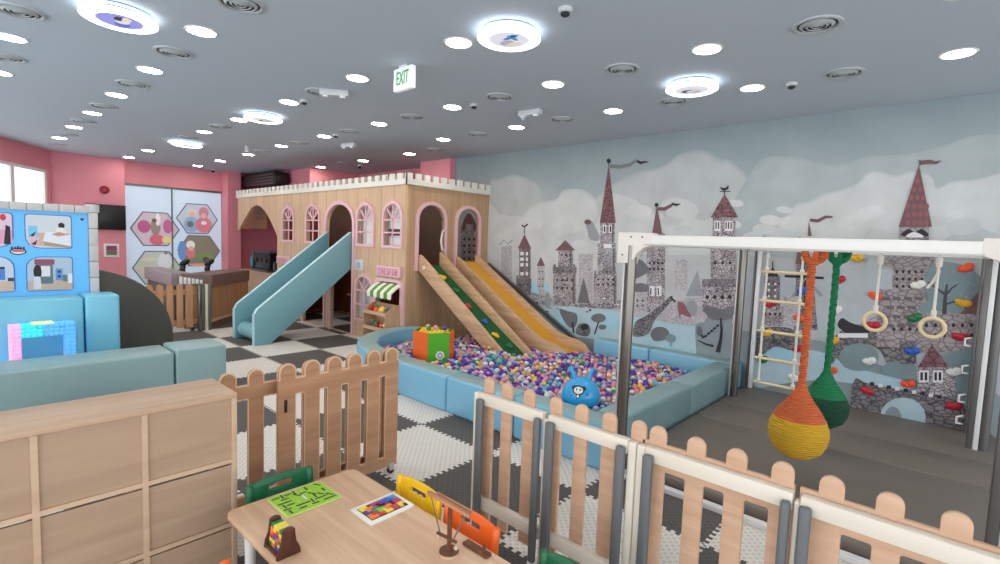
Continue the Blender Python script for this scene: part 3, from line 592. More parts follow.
wins = [(-12.0, -11.48, 1.84, 2.3, 2.58), (-10.83, -10.28, 1.84, 2.3, 2.6), (-8.74, -8.22, 1.84, 2.3, 2.58), (-7.86, -7.34, 1.84, 2.3, 2.58), (-8.76, -8.22, .38, .93, 1.2)]
h_door = gothic(-9.97, -8.92, 1.42, 2.14, 2.62)
h_g1, h_g2 = rect(-11.0, -10.05, .01, 1.33), rect(-9.76, -8.93, .01, 1.33)
h_shop = rect(-8.04, -7.3, .02, 1.0) [:2] + arc(-7.42, 1.05, .12, 0, 90, 5) + arc(-7.92, 1.05, .12, 90, 180, 5)
mb = MB(); mb.plate(FW, [h_door, h_g1, h_g2, h_shop] + [gothic(*w) for w in wins], .06, CASTF, fy(YF + .03)); mb.build('front_wall', t, smooth=False)
# side wall facing the ball pit
h_sd = gothic(5.68, 6.29, 1.40, 2.28, 2.6, 12); h_sw = gothic(6.62, 7.2, 1.42, 2.3, 2.6, 12)
mb = MB(); mb.plate([(YF, 0), (YW, 0), (YW, 2.93), (YF, 2.93)], [h_sd, h_sw], .06, CASTS, fx(XS - .03)); mb.build('side_wall', t, smooth=False)
MB().box(XS - .06, XS + .006, YF - .006, YF + .06, 0, 2.915, OAKZ, .004).build('corner_strip', t)
# parapets with battlements
PAR = mat('parapet white', (226, 224, 216), .5)
def merlons(a, b, step, wd):
    P = [(a, 2.92)]; P2 = []; x = a
    while x < b - .01:
        P2 += [(x, 3.12), (min(x + wd, b), 3.12), (min(x + wd, b), 3.015), (min(x + step, b), 3.015)]; x += step
    return P + [(a, 3.12)] + P2[1:] + [(b, 2.92)]
MB().plate(merlons(-14.9, XS + .03, .232, .125), [], .05, PAR, fy(YF - .005)).build('front_battlement', t, smooth=False)
MB().plate(merlons(YF - .03, YW, .2, .11), [], .05, PAR, fx(XS + .01)).build('side_battlement', t, smooth=False)
# floors, roof, inner walls
MB().box(-12.3, XS - .07, YF + .07, 7.45, 1.33, 1.40, BROWND).build('upper_floor', t)
MB().box(-12.36, -12.3, YF + .07, 7.9, 0, 2.86, BROWND).box(-12.3, XS - .1, 6.5, 6.56, 1.4, 2.86, mat('inner wall brown', (116, 92, 78), .7)).box(-9.4, -9.34, YF + .25, 6.5, 1.4, 2.86, BROWND).box(-12.3, -8.5, 7.0, 7.06, 0, 1.33, BROWND).box(-8.2, -8.14, YF + .1, 7.4, 0, 1.33, BROWND).build('inner_wall', t)
MB().box(-15.75, -14.0, 5.86, 5.9, 2.1, 2.9, wood('hanging panel oak', (150, 106, 72), (132, 90, 60), 0)).build('hanging_panel', t)
MB().box(-9.1, -7.28, YF + .12, YF + .15, 1.42, 2.84, mat('white inner board', (235, 236, 238), .5)).box(-7.86, -7.4, YF + .1, YF + .12, 2.02, 2.14, mat('dark plaque', (70, 50, 52), .5)).build('white_backing', t, smooth=False)
# pink windows
def castle_window(x0, x1, z0, zs, zt, style):
    c = (x0 + x1) / 2; h = (x1 - x0) / 2; e = .05
    outer = gothic(x0 - e, x1 + e, z0 - e, zs, zt + e * 1.1, 14)
    # small finial point at the crown
    k = 2 + 7; outer = outer[:k] + [(c + .02, zt + e * 1.3), (c, zt + e * 1.3 + .06), (c - .02, zt + e * 1.3)] + outer[k + 1:]
    mb = MB(); mb.plate(outer, [gothic(x0, x1, z0, zs, zt, 14)], .05, PINKT, fy(YF - .012))
    w = mb.build('window_frame', t, smooth=False)
    mb = MB(); b_ = .028
    mb.box(c - b_ / 2, c + b_ / 2, YF - .02, YF + .005, z0, zs, PINKT)
    for z in (z0 + (zs - z0) * .5, zs): mb.box(x0, x1, YF - .02, YF + .005, z - b_ / 2, z + b_ / 2, PINKT)
    if style == 'rose':
        rr = h * .5; cz = zs + (zt - zs) * .56
        mb.tube([(c + rr * .8 * math.cos(a), YF - .008, cz + rr * .8 * math.sin(a)) for a in (2 * PI * i / 16 for i in range(16))], .015, PINKT, 6, True)
        mb.box(c - .015, c + .015, YF - .016, YF, cz - rr * .8, cz + rr * .8, PINKT)
        for s_ in (-1, 1): mb.bar((c + s_ * .02, YF - .008, zs + .02), (c + s_ * h * .8, YF - .008, zs + .2), .02, .03, PINKT)
    else:
        for a in (45, 90, 135): mb.bar((c, YF - .008, zs), (c + h * math.cos(math.radians(a)) * .97, YF - .008, zs + (zt - zs) * math.sin(math.radians(a)) ** .8 * .97), .02, .028, PINKT)
    mb.build('glazing_bars', w, smooth=False)
for w, st in zip(wins, ('rose', 'rose', 'fan', 'fan', 'fan')): castle_window(*w, st)
LACE = mat('lace net', (172, 172, 176), .8, bump=(60, .6), var=.25)
MB().box(-8.76, -8.22, YF + .065, YF + .07, .38, 1.2, LACE).build('net_curtain', t)
# pink surrounds of the doorways
mb = MB(); mb.plate(gothic(-10.05, -8.84, 1.3, 2.14, 2.7, 14), [gothic(-9.97, -8.92, 1.3001, 2.14, 2.62, 14)], .04, PINKT, fy(YF - .012)); mb.build('slide_door_trim', t, smooth=False)
for x in (-11.06, -10.05, -9.80, -8.93): MB().box(x, x + .05, YF - .03, YF, 0, 1.36, PINKT).build('ground_door_trim', t, smooth=False)
mb = MB(); mb.plate(rect(-8.13, -7.21, .02, 1.0)[:2] + arc(-7.39, 1.05, .18, 0, 90, 6) + arc(-7.95, 1.05, .18, 90, 180, 6), [[(-8.04, .021), (-7.3, .021)] + arc(-7.42, 1.05, .12, 0, 90, 5) + arc(-7.92, 1.05, .12, 90, 180, 5)], .06, PINKT, fy(YF - .02)); mb.build('shop_door_trim', t, smooth=False)
for (y0, y1, z0, zs, zt) in ((5.68, 6.29, 1.40, 2.28, 2.6), (6.62, 7.2, 1.42, 2.3, 2.6)):
    mb = MB(); mb.plate(gothic(y0 - .06, y1 + .06, z0, zs, zt + .06, 16), [gothic(y0, y1, z0 + .0001, zs, zt, 16)], .05, PINKT, fx(XS + .012)); mb.build('side_arch_trim', t, smooth=False)
# grab handle beside the climbing door
MB().tube([(XS + .03, 6.27, 1.78), (XS + .07, 6.2, 1.8), (XS + .07, 6.17, 1.95), (XS + .07, 6.2, 2.12), (XS + .03, 6.27, 2.15)], .022, CREAM, 8).build('grab_handle', t)
# shop sign, wall plate, awning
sg = MB().box(-8.02, -7.3, YF - .06, YF, 1.27, 1.46, PINKT, .008).build('shop_sign', t)
mb = MB(); random.seed(3)
for i in range(7):
    x = -7.93 + i * .085
    mb.box(x, x + .012, YF - .066, YF - .058, 1.31, 1.42, PINKL)
    for z in random.sample([1.31, 1.36, 1.41], 2): mb.box(x, x + .055, YF - .066, YF - .058, z - .006, z + .006, PINKL)
    if i % 2: mb.box(x + .046, x + .058, YF - .066, YF - .058, 1.31, 1.38, PINKL)
mb.box(-7.38, -7.365, YF - .066, YF - .058, 1.31, 1.42, PINKL).build('lettering', sg, smooth=False)
sg = MB().box(-12.3, -11.62, YF - .05, YF, 1.27, 1.44, PINKT, .008).build('shop_sign', t)
mb = MB()
for i in range(6):
    x = -12.23 + i * .095; mb.box(x, x + .012, YF - .056, YF - .048, 1.31, 1.4, PINKL); mb.box(x, x + .06, YF - .056, YF - .048, 1.345 + (i % 2) * .04, 1.357 + (i % 2) * .04, PINKL)
mb.build('lettering', sg, smooth=False)
pl = MB().box(-8.84, -8.53, YF - .02, YF, 1.31, 1.53, mat('plate grey', (206, 208, 212), .4), .01).build('notice_plate', t)
MB().lathe([(.001, -.006), (.05, -.006), (.07, -.004), (.06, 0), (.001, 0)], (-8.69, YF - .02, 1.42), mat('plate mark', (170, 176, 186), .4), 18, axis=1).build('emblem', pl)
AWG = mat('awning green', (96, 150, 62), .7); AWW = mat('awning cream', (240, 238, 222), .7)
mb = MB(); n = 7
for i in range(n):
    x0, x1 = -8.02 + i * .106, -8.02 + (i + 1) * .106; m = AWW if i % 2 == 0 else AWG
    prof = [(YF - .03, 1.15), (YF - .14, 1.09), (YF - .24, 1.01), (YF - .255, .99), (YF - .255, .92), (YF - .24, .92), (YF - .235, .985), (YF - .13, 1.065), (YF - .03, 1.12)]
    vs = [(x, y, z) for x in (x0, x1) for y, z in prof]; N = len(prof)
    fs = [tuple(range(N)), tuple(range(2 * N - 1, N - 1, -1))] + [(j, (j + 1) % N, N + (j + 1) % N, N + j) for j in range(N)]
    mb.add(vs, fs, m)
    mb.plate(arc((x0 + x1) / 2, .922, .053, 180, 360, 8, .035), [], .015, m, fy(YF - .2475))
mb.build('awning', t, smooth=False)

# toy shop display under the awning, with toy groceries
t = thing('display_shelf', 'small tiered oak shop shelf under the striped awning', 'shelf', (-7.62, YF - .2, 0))
sx0, sx1 = -7.96, -7.28
mb = MB(); mb.plate([(YF - .36, 0), (YF - .06, 0), (YF - .06, .78), (YF - .16, .78), (YF - .36, .66)], [], .02, OAKZ, fx(sx1)); mb.build('side_panel', t, smooth=False)
mb = MB(); mb.plate([(YF - .36, 0), (YF - .06, 0), (YF - .06, .78), (YF - .16, .78), (YF - .36, .66)], [], .02, OAKZ, fx(sx0)); mb.build('side_panel', t, smooth=False)
tiers = [(.6, .62), (.32, .34), (.06, .08)]
for a, b_ in tiers:
    mb = MB().box(sx0, sx1, YF - .35, YF - .07, a, b_, OAK); mb.box(sx0, sx1, YF - .36, YF - .345, a, b_ + .045, OAK); mb.build('tray', t, smooth=False)
MB().box(sx0, sx1, YF - .075, YF - .06, 0, .78, OAKZ).build('back_panel', t, smooth=False)
fruit = [('toy_apple', 'red', RED), ('toy_orange', 'orange', ORANGE), ('toy_lemon', 'yellow', YELLOW), ('toy_pear', 'green', mat('leaf green', (90, 150, 60), .4)), ('toy_bottle', 'white', WHITE), ('toy_fish', 'blue grey', mat('fish blue', (96, 130, 150), .35)), ('toy_tomato', 'dark red', mat('tomato', (150, 26, 30), .35)), ('toy_loaf', 'tan', mat('bread', (206, 156, 96), .6))]
random.seed(11)
for ti, (zt_, tn) in enumerate(((.625, 'upper'), (.345, 'middle'))):
    for i in range(9):
        nm, cl, m = fruit[(i * 3 + ti * 2) % 8]; x = sx0 + .06 + i * .07; y = YF - .28 + random.uniform(0, .12); r = random.uniform(.046, .058)
        b_ = MB()
        if nm in ('toy_bottle', 'toy_fish'): b_.lathe([(.001, -.09), (.012, -.088), (.014, -.05), (r * .7, -.02), (r * .75, .07), (.001, .08)], (x, y, zt_ + .06 + .02 * (i % 2)), m, 12, axis=i % 2)
        elif nm == 'toy_loaf': b_.ball((x, y, zt_ + r * .7), r, m, 3, (1.5, .8, .75))
        elif nm in ('toy_lemon', 'toy_pear'): b_.lathe([(.001, -r * 1.1), (r * .4, -r * .95), (r * .9, -.3 * r), (r * .85, .3 * r), (r * .4, r), (.01, r * 1.35), (.001, r * 1.36)], (x, y, zt_ + r * 1.1), m, 12)
        else: b_.lathe([(.004, -r * .8), (r * .5, -r * .95), (r * .95, -.35 * r), (r, .15 * r), (r * .75, .7 * r), (r * .3, .88 * r), (.003, r * .78), (.003, r * 1.15), (.001, r * 1.16)], (x, y, zt_ + r * .95), m, 14)
        tag(b_.build(nm), '%s %s, %s from the left on the %s tray of the shop shelf' % (cl, nm.replace('_', ' '), ordinal(i), tn), 'toy food', 'toy groceries on the shop shelf')

# toy kitchen units inside the castle
t = thing('toy_kitchen', 'dark blue and white toy kitchen in the castle ground floor', 'toy kitchen', (-9.6, 6.7, 0))
MB().box(-10.9, -9.0, 6.55, 6.98, 0, .55, mat('navy', (44, 52, 72), .5), .01).build('cabinet_body', t)
for x in (-10.8, -10.3, -9.85, -9.4): 
    d = MB().box(x, x + .38, 6.53, 6.55, .06, .5, WHITE, .006).build('door', t); MB().bar((x + .05, 6.515, .4), (x + .33, 6.515, .4), .015, .015, STEEL).build('handle', d)
MB().box(-10.95, -8.95, 6.5, 7.0, .55, .59, OAK, .005).build('worktop', t)
MB().box(-10.9, -9.0, 6.9, 6.98, .59, 1.2, mat('warm panel', (190, 110, 60), .5)).build('splashback', t)

# espresso machine and counter inside the big arch
t = thing('coffee_counter', 'low oak counter inside the big castle arch', 'counter', (-13.6, 6.2, 0))
MB().box(-15.2, -12.45, 5.6, 6.1, 0, .9, OAKZ).build('body', t); MB().box(-15.24, -12.42, 5.56, 6.12, .9, .94, OAK).build('worktop', t)
t = thing('espresso_machine', 'black espresso machine with chrome end standing in the castle arch', 'coffee machine', (-14.0, 5.85, .94))
MB().box(-14.5, -13.45, 5.7, 6.05, 1.0, 1.46, BLACK, .03).build('body', t)
MB().box(-14.58, -14.5, 5.68, 6.07, .95, 1.5, STEEL, .02).build('end_panel', t); MB().box(-14.6, -14.45, 5.665, 5.68, 1.08, 1.28, mat('cyan panel', (40, 150, 180), .3)).build('blue_panel', t)
MB().box(-14.45, -13.5, 5.64, 5.78, .94, 1.0, STEELD, .01).build('drip_tray', t)
for x in (-14.25, -13.95, -13.65): MB().lathe([(.001, -.08), (.035, -.08), (.04, 0), (.05, .02), (.001, .02)], (x, 5.68, 1.28), STEEL, 12).build('group_head', t)
MB().box(-14.45, -13.5, 5.72, 6.03, 1.46, 1.5, STEELD, .01).build('cup_rail', t)
t = thing('coffee_grinder', 'black coffee grinder beside the espresso machine', 'coffee grinder', (-13.1, 5.85, .94))
MB().box(-13.25, -12.98, 5.7, 6.0, .94, 1.25, BLACK, .03).build('body', t); MB().lathe([(.06, 0), (.1, .05), (.11, .16), (.05, .19), (.001, .19)], (-13.11, 5.85, 1.25), mat('smoky hopper', (40, 38, 38), .15), 14).build('hopper', t); MB().box(-13.16, -13.06, 5.67, 5.7, 1.08, 1.18, STEEL, .01).build('spout', t)
tag(MB().plate([(-15.6 + a, b_) for a, b_ in ((1.02, 1.95), (1.6, 1.74), (1.6, 1.54), (1.2, 1.64), (1.16, 1.86))], [], .03, mat('plum plaque', (92, 62, 84), .5), fy(6.42)).build('wall_plaque', smooth=False), 'dark plum angular plaque on pink wall inside the arch', 'plaque')

# ---------------------------------------------------------------- blue slide on the castle front
t = thing('blue_slide', 'big teal blue padded slide coming down from the castle front arch', 'slide', (-9.5, 4.5, 0))
SL = mat('slide blue', (120, 168, 178), .4, bump=(6, .08)); SLE = mat('slide pale edge', (196, 228, 236), .4)
side = [(3.56, 0), (3.56, .56), (3.6, .64), (5.40, 2.05), (5.42, 2.05), (5.42, 1.33), (5.40, 1.32), (3.82, .0)]
for x in (-9.0, -9.9):
    p = MB().plate(side, [], .07, SL, fx(x), .004).build('side_panel', t)
    e = MB(); 
    for a, b_ in zip(side[0:4], side[1:5]): e.bar((x, a[0] - .003, a[1] + .004), (x, b_[0] - .003, b_[1] + .004), .066, .012, SLE)
    e.build('edge_piping', p, smooth=False)
mb = MB(); mb.add([(x, y, z) for x in (-9.86, -9.04) for y, z in ((3.72, .2), (3.95, .24), (5.42, 1.42), (5.42, 1.34), (3.95, .14), (3.72, .1))], [(0, 1, 2, 3, 4, 5), (11, 10, 9, 8, 7, 6)] + [(j, (j + 1) % 6, 6 + (j + 1) % 6, 6 + j) for j in range(6)], SL); mb.build('chute', t, smooth=False)
MB().lathe([(.001, -.41), (.12, -.41), (.14, -.39), (.14, .39), (.12, .41), (.001, .41)], (-9.45, 3.72, .17), SL, 20, axis=0).build('end_bolster', t)
MB().lathe([(.001, -.41), (.1, -.41), (.1, .41), (.001, .41)], (-9.45, 4.0, .42), SL, 16, axis=0).build('chute_roll', t)

# ---------------------------------------------------------------- climbing slide and yellow slide into the ball pit
def rail(t, y, pts, w=.075, bev=.015):
    MB().plate(pts, [], w, RAILW, fy(y), bev).build('side_rail', t)
def along(f): return -7.16 + 2.3 * f, 1.58 - 1.42 * f
t = thing('climbing_ramp', 'oak-railed climbing ramp with green carpet and coloured holds', 'climbing ramp', (-6.1, 5.96, 0))
pa = [(-7.16, 1.40), (-7.16, 1.69), (-7.1, 1.67), (-4.98, .22), (-4.9, .08), (-4.95, .02), (-5.12, .02)]
rail(t, 5.72, pa); rail(t, 6.2, [(-7.16, 1.42), (-7.16, 1.74), (-7.1, 1.72), (-4.9, .24), (-4.82, .1), (-4.9, .02), (-5.06, .02)])
CARP = mat('green carpet', (22, 84, 40), .9, bump=(60, .5), var=.15)
mb = MB(); mb.add([(x, y, z) for y in (5.75, 6.17) for x, z in ((-7.16, 1.5), (-4.96, .16), (-5.06, .02), (-7.16, 1.42))], [(0, 1, 2, 3), (7, 6, 5, 4)] + [(j, (j + 1) % 4, 4 + (j + 1) % 4, 4 + j) for j in range(4)], CARP); mb.build('carpet_deck', t, smooth=False)
def hold_mesh(mb, c, m, r, nrm, seed, flat=False):
    """lumpy climbing hold: two or three merged lobes with a bolt dimple, facing nrm"""
    rnd = random.Random(seed); n = Vector(nrm).normalized(); u = n.orthogonal().normalized(); v = n.cross(u); R = Matrix((u, v, n)).transposed().to_4x4(); a0 = rnd.uniform(0, 6)
    if flat:
        t_ = rnd.uniform(-.5, .5); d = Vector((math.cos(t_), 0, math.sin(t_))); e = n.cross(d)
        R2 = Matrix((d, e, n)).transposed().to_4x4()
        mb.ball(Vector(c) + d * r * .42 + e * r * .12 + n * .012, r * .66, m, 3, (1.0, .95, .55), R2); mb.ball(Vector(c) - d * r * .42 + n * .012, r * .62, m, 3, (1.05, .9, .55), R2); mb.ball(Vector(c) - e * r * .25 + n * .012, r * .55, m, 3, (1.1, .8, .5), R2)
        for s_ in (-.5, .5): mb.ball(Vector(c) + d * r * s_ + n * r * .36, r * .16, DARK, 2, (1, 1, .5), R2)
        return mb
    for i in range(3):
        a = a0 + i * 2.1 + rnd.uniform(-.3, .3); k = rnd.uniform(.3, .55)
        p = Vector(c) + (u * math.cos(a) + v * math.sin(a)) * r * k
        mb.ball(p + n * .012, r * rnd.uniform(.5, .7), m, 2, (1.1, .85, .55), R)
    mb.lathe([(.001, 0), (.012, .0), (.012, .01), (.001, .01)], Vector(c) + n * r * .33, STEELD, 8)
    return mb
for i, (x, z, y, m, l) in enumerate(((-6.77, 1.24, 5.92, YELLOW, 'yellow'), (-6.44, 1.03, 5.95, GREEN, 'green'), (-6.08, .8, 5.9, RED, 'red'), (-5.74, .58, 5.96, BLUE, 'blue'), (-5.45, .4, 5.93, YELLOW, 'yellow'), (-5.2, .25, 6.0, GREEN, 'green'))):
    o = hold_mesh(MB(), (x, y, z + .06), m, .07, (.53, 0, .85), i).build('grip_hold', t); o['label'] = l + ' climbing grip bolted to the green carpet'
for y in (5.68,): MB().lathe([(.001, 0), (.035, 0), (.03, .012), (.001, .012)], (-7.0, y - .012, 1.47), WHITE, 14, axis=1).build('bolt_cap', t)
t = thing('yellow_slide', 'oak-railed toddler slide with yellow bed beside the climbing ramp', 'slide', (-6.0, 6.87, 0))
rc = [(-7.16, 1.4), (-7.16, 1.66), (-7.1, 1.65), (-5.35, .56), (-5.1, .42), (-4.92, .37), (-4.72, .35), (-4.56, .29), (-4.46, .18), (-4.46, .02), (-4.9, .02), (-5.2, .1)]
rail(t, 6.62, rc); rail(t, 7.13, [(x + (.05 if x > -6 else 0), z + .03) for x, z in rc])
YB = mat('yellow slide bed', (222, 160, 24), .3, coat=.3)
prof = [(-7.16, 1.57), (-5.35, .49), (-5.1, .33), (-4.9, .24), (-4.56, .16), (-4.56, .1), (-4.92, .18), (-5.15, .26), (-5.4, .42), (-7.16, 1.49)]; N = len(prof)
mb = MB(); mb.add([(x, y, z) for y in (6.65, 7.1) for x, z in prof], [(j, j + 1, N - 2 - j, N - 1 - j) for j in range(4)] + [(N + N - 1 - j, N + N - 2 - j, N + j + 1, N + j) for j in range(4)] + [(j, (j + 1) % N, N + (j + 1) % N, N + j) for j in range(N)], YB); mb.build('slide_bed', t, angle=30)
# dark hand rope/edge guard along the wall side
tag(MB().bar((-7.1, 7.44, 1.52), (-4.9, 7.44, .3), .05, .06, STEELD, .01).build('wall_guard_rail'), 'dark sloping guard rail between yellow slide and mural wall', 'guard rail')
# ---------------------------------------------------------------- ball pit: padded blocks, balls, tub, hopper ball
PH = .42
g = 'padded foam blocks walling the ball pit'
def foam(name_label, x0, x1, y0, y1, h=PH, m=None):
    t = thing('foam_block', name_label, 'foam block', ((x0 + x1) / 2, (y0 + y1) / 2, 0), g)
    MB().box(x0, x1, y0, y1, 0, h, m or BLUEV, .03, 3).build('cushion', t)
    MB().box(x0 + .018, x1 - .018, y0 + .018, y1 - .018, h - .012, h + .003, TEALV, .006).build('top_cover', t)
    return t
yi = 4.06
foam('pale blue padded wall block at the pit front, left of the front seam', -5.3, -4.22, 3.78, yi)
foam('pale blue padded wall block at the pit front, between the seam and fence', -4.21, -3.2, 3.78, yi)
foam('pale blue padded wall block at the pit front, behind the first fence panel', -3.19, -2.12, 3.78, yi)
foam('grey-blue padded wall block beside the near steel post', -2.42, -2.12, 4.07, 5.66, PH, SIDEV)
foam('grey-blue padded wall block beside the grey mats, far end', -2.42, -2.12, 5.67, 7.2, PH, SIDEV)
foam('pale blue padded wall block against the mural, left end', -4.4, -3.42, 7.21, 7.47)
foam('pale blue padded wall block against the mural, right end', -3.41, -2.12, 7.21, 7.47)
# curved corner block
t = thing('foam_corner_block', 'curved grey-blue padded corner block of the ball pit by the castle', 'foam block', (-6.6, 4.3, 0), g)
def curve_pts(off):
    P = []
    for k in range(13):
        a = math.radians(270 - 90 * k / 12); P.append((-5.62 + (1.62 - off) * math.cos(a), 5.4 + (1.62 - off) * math.sin(a)))
    return [(-5.31, 3.78 + off)] + P + [(-7.24 + off, 5.42)]
o_, i_ = curve_pts(0), curve_pts(.3)
MB().plate(o_ + i_[::-1], [], PH, BLUEV, fz(PH / 2), .025).build('cushion', t)
oo, ii = curve_pts(.02), curve_pts(.28)
MB().plate(oo + ii[::-1], [], .012, TEALV, fz(PH - .003), .004).build('top_cover', t)
foam('grey-blue low padded block along the castle side wall', -7.16, -6.86, 5.45, 5.64)
tag(MB().plate([(-2.44, 4.08), (-5.3, 4.08)] + i_[1:] + [(-6.94, 7.19), (-2.44, 7.19)], [], .03, mat('pit floor violet', (92, 80, 120), .8), fz(.015)).build('pit_floor_mat', smooth=False), 'thin padded mat on the ball pit floor', 'mat')

BALLC = [('purple', (84, 42, 160), 36), ('lilac grey', (176, 164, 188), 18), ('pink', (230, 138, 164), 14), ('white', (226, 224, 222), 12), ('orange tan', (220, 150, 84), 8), ('green', (20, 140, 84), 7), ('turquoise', (66, 182, 188), 6), ('yellow', (240, 198, 60), 5), ('light blue', (120, 176, 222), 4)]
BM = {n: mat('ball ' + n, c, .32, coat=.2) for n, c, w in BALLC}
TUB = Vector((-5.34, 4.54, 0)); HOP = Vector((-2.74, 4.3, .44)); HR = .195
poly = [(-2.5, 4.12), (-5.3, 4.12)] + [(p[0] + .06, p[1] + .04) for p in i_[1:-1]] + [(-6.84, 5.4), (-6.9, 5.7), (-6.9, 7.13), (-2.5, 7.13)]
def inside(x, y):
    c = False; n = len(poly)
    for i in range(n):
        (x1, y1), (x2, y2) = poly[i], poly[(i + 1) % n]
        if (y1 > y) != (y2 > y) and x < (x2 - x1) * (y - y1) / (y2 - y1) + x1: c = not c
    return c
random.seed(5)
BR = .035; cand = []; sp = .0735; j = 0; y = 4.1
def heap(x, y): return .345 - .055 * (y - 4.2) - .07 * max(0, -5.6 - x) + .03 * math.sin(x * 1.7 + 1) * math.cos(y * 1.9) + .02 * math.sin(x * 4.1 + y * 3) 
while y < 7.15:
    x = -7.0 + (sp / 2 if j % 2 else 0)
    while x < -2.45:
        px, py = x + random.uniform(-.011, .011), y + random.uniform(-.011, .011)
        if inside(px, py):
            z = heap(px, py) + random.uniform(-.024, .024)
            ok = (Vector((px, py, z)) - HOP).length > HR + BR and (Vector((px, py)) - TUB.xy).length > .3 + BR
            # the slides keep their own room
            if -7.2 < px < -4.42 and (5.64 < py < 6.27 or 6.55 < py < 7.2):
                xa = (px + 7.16) / 2.26; zr = 1.69 - 1.5 * xa + .05
                if py < 6.27 and (px > -4.86 or zr > .0 and px < -4.86): ok = ok and px > -4.86 or (px < -5.75)
                if py > 6.55: ok = ok and (px > -4.42 or px < -5.9)
            if ok: cand.append((px, py, z))
        x += sp
    y += sp * .87; j += 1
def cname():
    r = random.random() * sum(w for *_, w in BALLC)
    for n, c, w in BALLC:
        r -= w
        if r <= 0: return n
    return 'white'
def pixel(p):
    q = Vector(p) - EYE; k = q.dot(FWD); return 500 + FPX * q.dot(RGT) / k, 282 - FPX * q.dot(UPV) / k, k
def hidden(p):
    x, y, k = pixel(p)
    q = EYE.lerp(Vector(p) + Vector((0, 0, BR * .5)), 0); d = Vector(p) + Vector((0, 0, BR * .6)) - EYE
    s_ = yi / d.y
    if 0 < s_ < 1 and EYE.z + d.z * s_ < PH + .004: return True                  # behind the front block
    if x > 484 and y > 384 + .3 * (x - 490): return True                          # behind the picket fence
    for c, r in ((HOP, HR), (Vector((TUB.x, TUB.y, .4)), .3)):
        t_ = (c - EYE).dot(d) / d.dot(d)
        if 0 < t_ < 1 and (EYE + d * t_ - c).length < r: return True
    return 612 < x < 634
near = sorted([c for c in cand if not hidden(c)], key=lambda c: pixel(c)[2])[:300]
ns = set(near); mbs = MB(); proto = {}
LM = [('near the blue hopper ball', (582, 395)), ('around the orange and green tub', (435, 350)), ('near the bottom of the climbing ramp', (515, 365)), ('in front of the yellow slide end', (560, 362)), ('by the near front edge of the pit', (495, 380)), ('in the right corner of the pit beside the steel post', (660, 375)), ('in the middle front of the pit', (540, 375))]
for c in near:
    n = cname(); x, y, k = pixel(c); lm = min(LM, key=lambda l: (l[1][0] - x) ** 2 + (2 * (l[1][1] - y)) ** 2)[0]
    if n not in proto: proto[n] = ball = MB().ball(c, BR, BM[n], 3).build('pit_ball'); tag(ball, 'x', 'ball')
    else: ball = proto[n].copy(); C.objects.link(ball)
    ball.location = (c[0], c[1], c[2] - BR)
    ball['label'] = '%s plastic pit ball %s' % (n, lm); ball['group'] = '%s balls %s' % (n, lm)
for c in cand:
    if c not in ns: mbs.ball(c, BR, BM[cname()], 2)
for (x, y, z) in cand[::1]:
    q = (x + .036, y + .022)
    if inside(*q) and (Vector(q) - TUB.xy).length > .34 and (Vector((q[0], q[1], z - .06)) - HOP).length > HR + BR + .01: mbs.ball((q[0], q[1], z - .058), BR, BM[cname()], 1)
st = mbs.build('pit_balls', angle=180); st['kind'] = 'stuff'; tag(st, 'mass of mixed purple, pink, white and green plastic balls filling the pit', 'balls', None, 'stuff')

# six-sided orange and green tub full of yellow foam and balls
t = thing('toy_tub', 'six-sided orange and green tub standing in the ball pit', 'tub', (TUB.x, TUB.y, .2))
dv = (Vector((0, 0)) - TUB.xy).normalized(); rv = Vector((RGT.x, RGT.y)).normalized(); R_ = .3; zt, zb = .71, .2
hx = [TUB.xy + R_ * (math.cos(math.radians(a)) * dv + math.sin(math.radians(a)) * rv) for a in (-75, -15, 45, 105, 165, 225)]
TO, TG = mat('tub orange', (240, 104, 34), .45), mat('tub green', (76, 168, 24), .45)
for i in range(6):
    a, b_ = hx[i], hx[(i + 1) % 6]; ins = (TUB.xy - (a + b_) / 2).normalized() * .018; m = TO if i % 2 == 0 else TG
    q = [a, b_, b_ + ins, a + ins]
    MB().add([(p.x, p.y, z) for z in (zb, zt) for p in q], [(3, 2, 1, 0), (4, 5, 6, 7)] + [(k, (k + 1) % 4, 4 + (k + 1) % 4, 4 + k) for k in range(4)], m).build('panel', t, smooth=False)
mid = (hx[1] + hx[2]) / 2; nv = (mid - TUB.xy).normalized()
rotq = Vector((0, 0, 1)).rotation_difference(Vector((nv.x, nv.y, 0))).to_matrix().to_4x4()
mb = MB(); c0 = Vector((mid.x + nv.x * .004, mid.y + nv.y * .004, .41)) + Vector((nv.x, nv.y, 0)) * .008; c0 += Vector((-nv.y, nv.x, 0)) * .02
for r, h, m in ((.06, .004, WHITE), (.04, .006, mat('badge lilac', (150, 150, 190), .4)), (.018, .008, WHITE)):
    bm = bmesh.new(); bmesh.ops.create_cone(bm, cap_ends=True, segments=20, radius1=r, radius2=r, depth=h); bmesh.ops.transform(bm, matrix=Matrix.Translation(c0) @ rotq, verts=bm.verts[:]); mb.addbm(bm, m)
mb.build('round_badge', t)
FOAMY = mat('yellow foam cubes', (244, 206, 60), .7); mb = MB(); random.seed(2)
for i in range(34):
    a, r = random.uniform(0, 6.28), .21 * random.random() ** .5; p = (TUB.x + r * math.cos(a), TUB.y + r * math.sin(a), .665 + random.uniform(0, .035))
    mb.box(p[0] - .03, p[0] + .03, p[1] - .03, p[1] + .03, p[2] - .03, p[2] + .03, FOAMY, .012, rot=Matrix.Rotation(random.uniform(0, 3), 4, 'Z'))
fo_ = mb.build('foam_filling', t); fo_['kind'] = 'stuff'
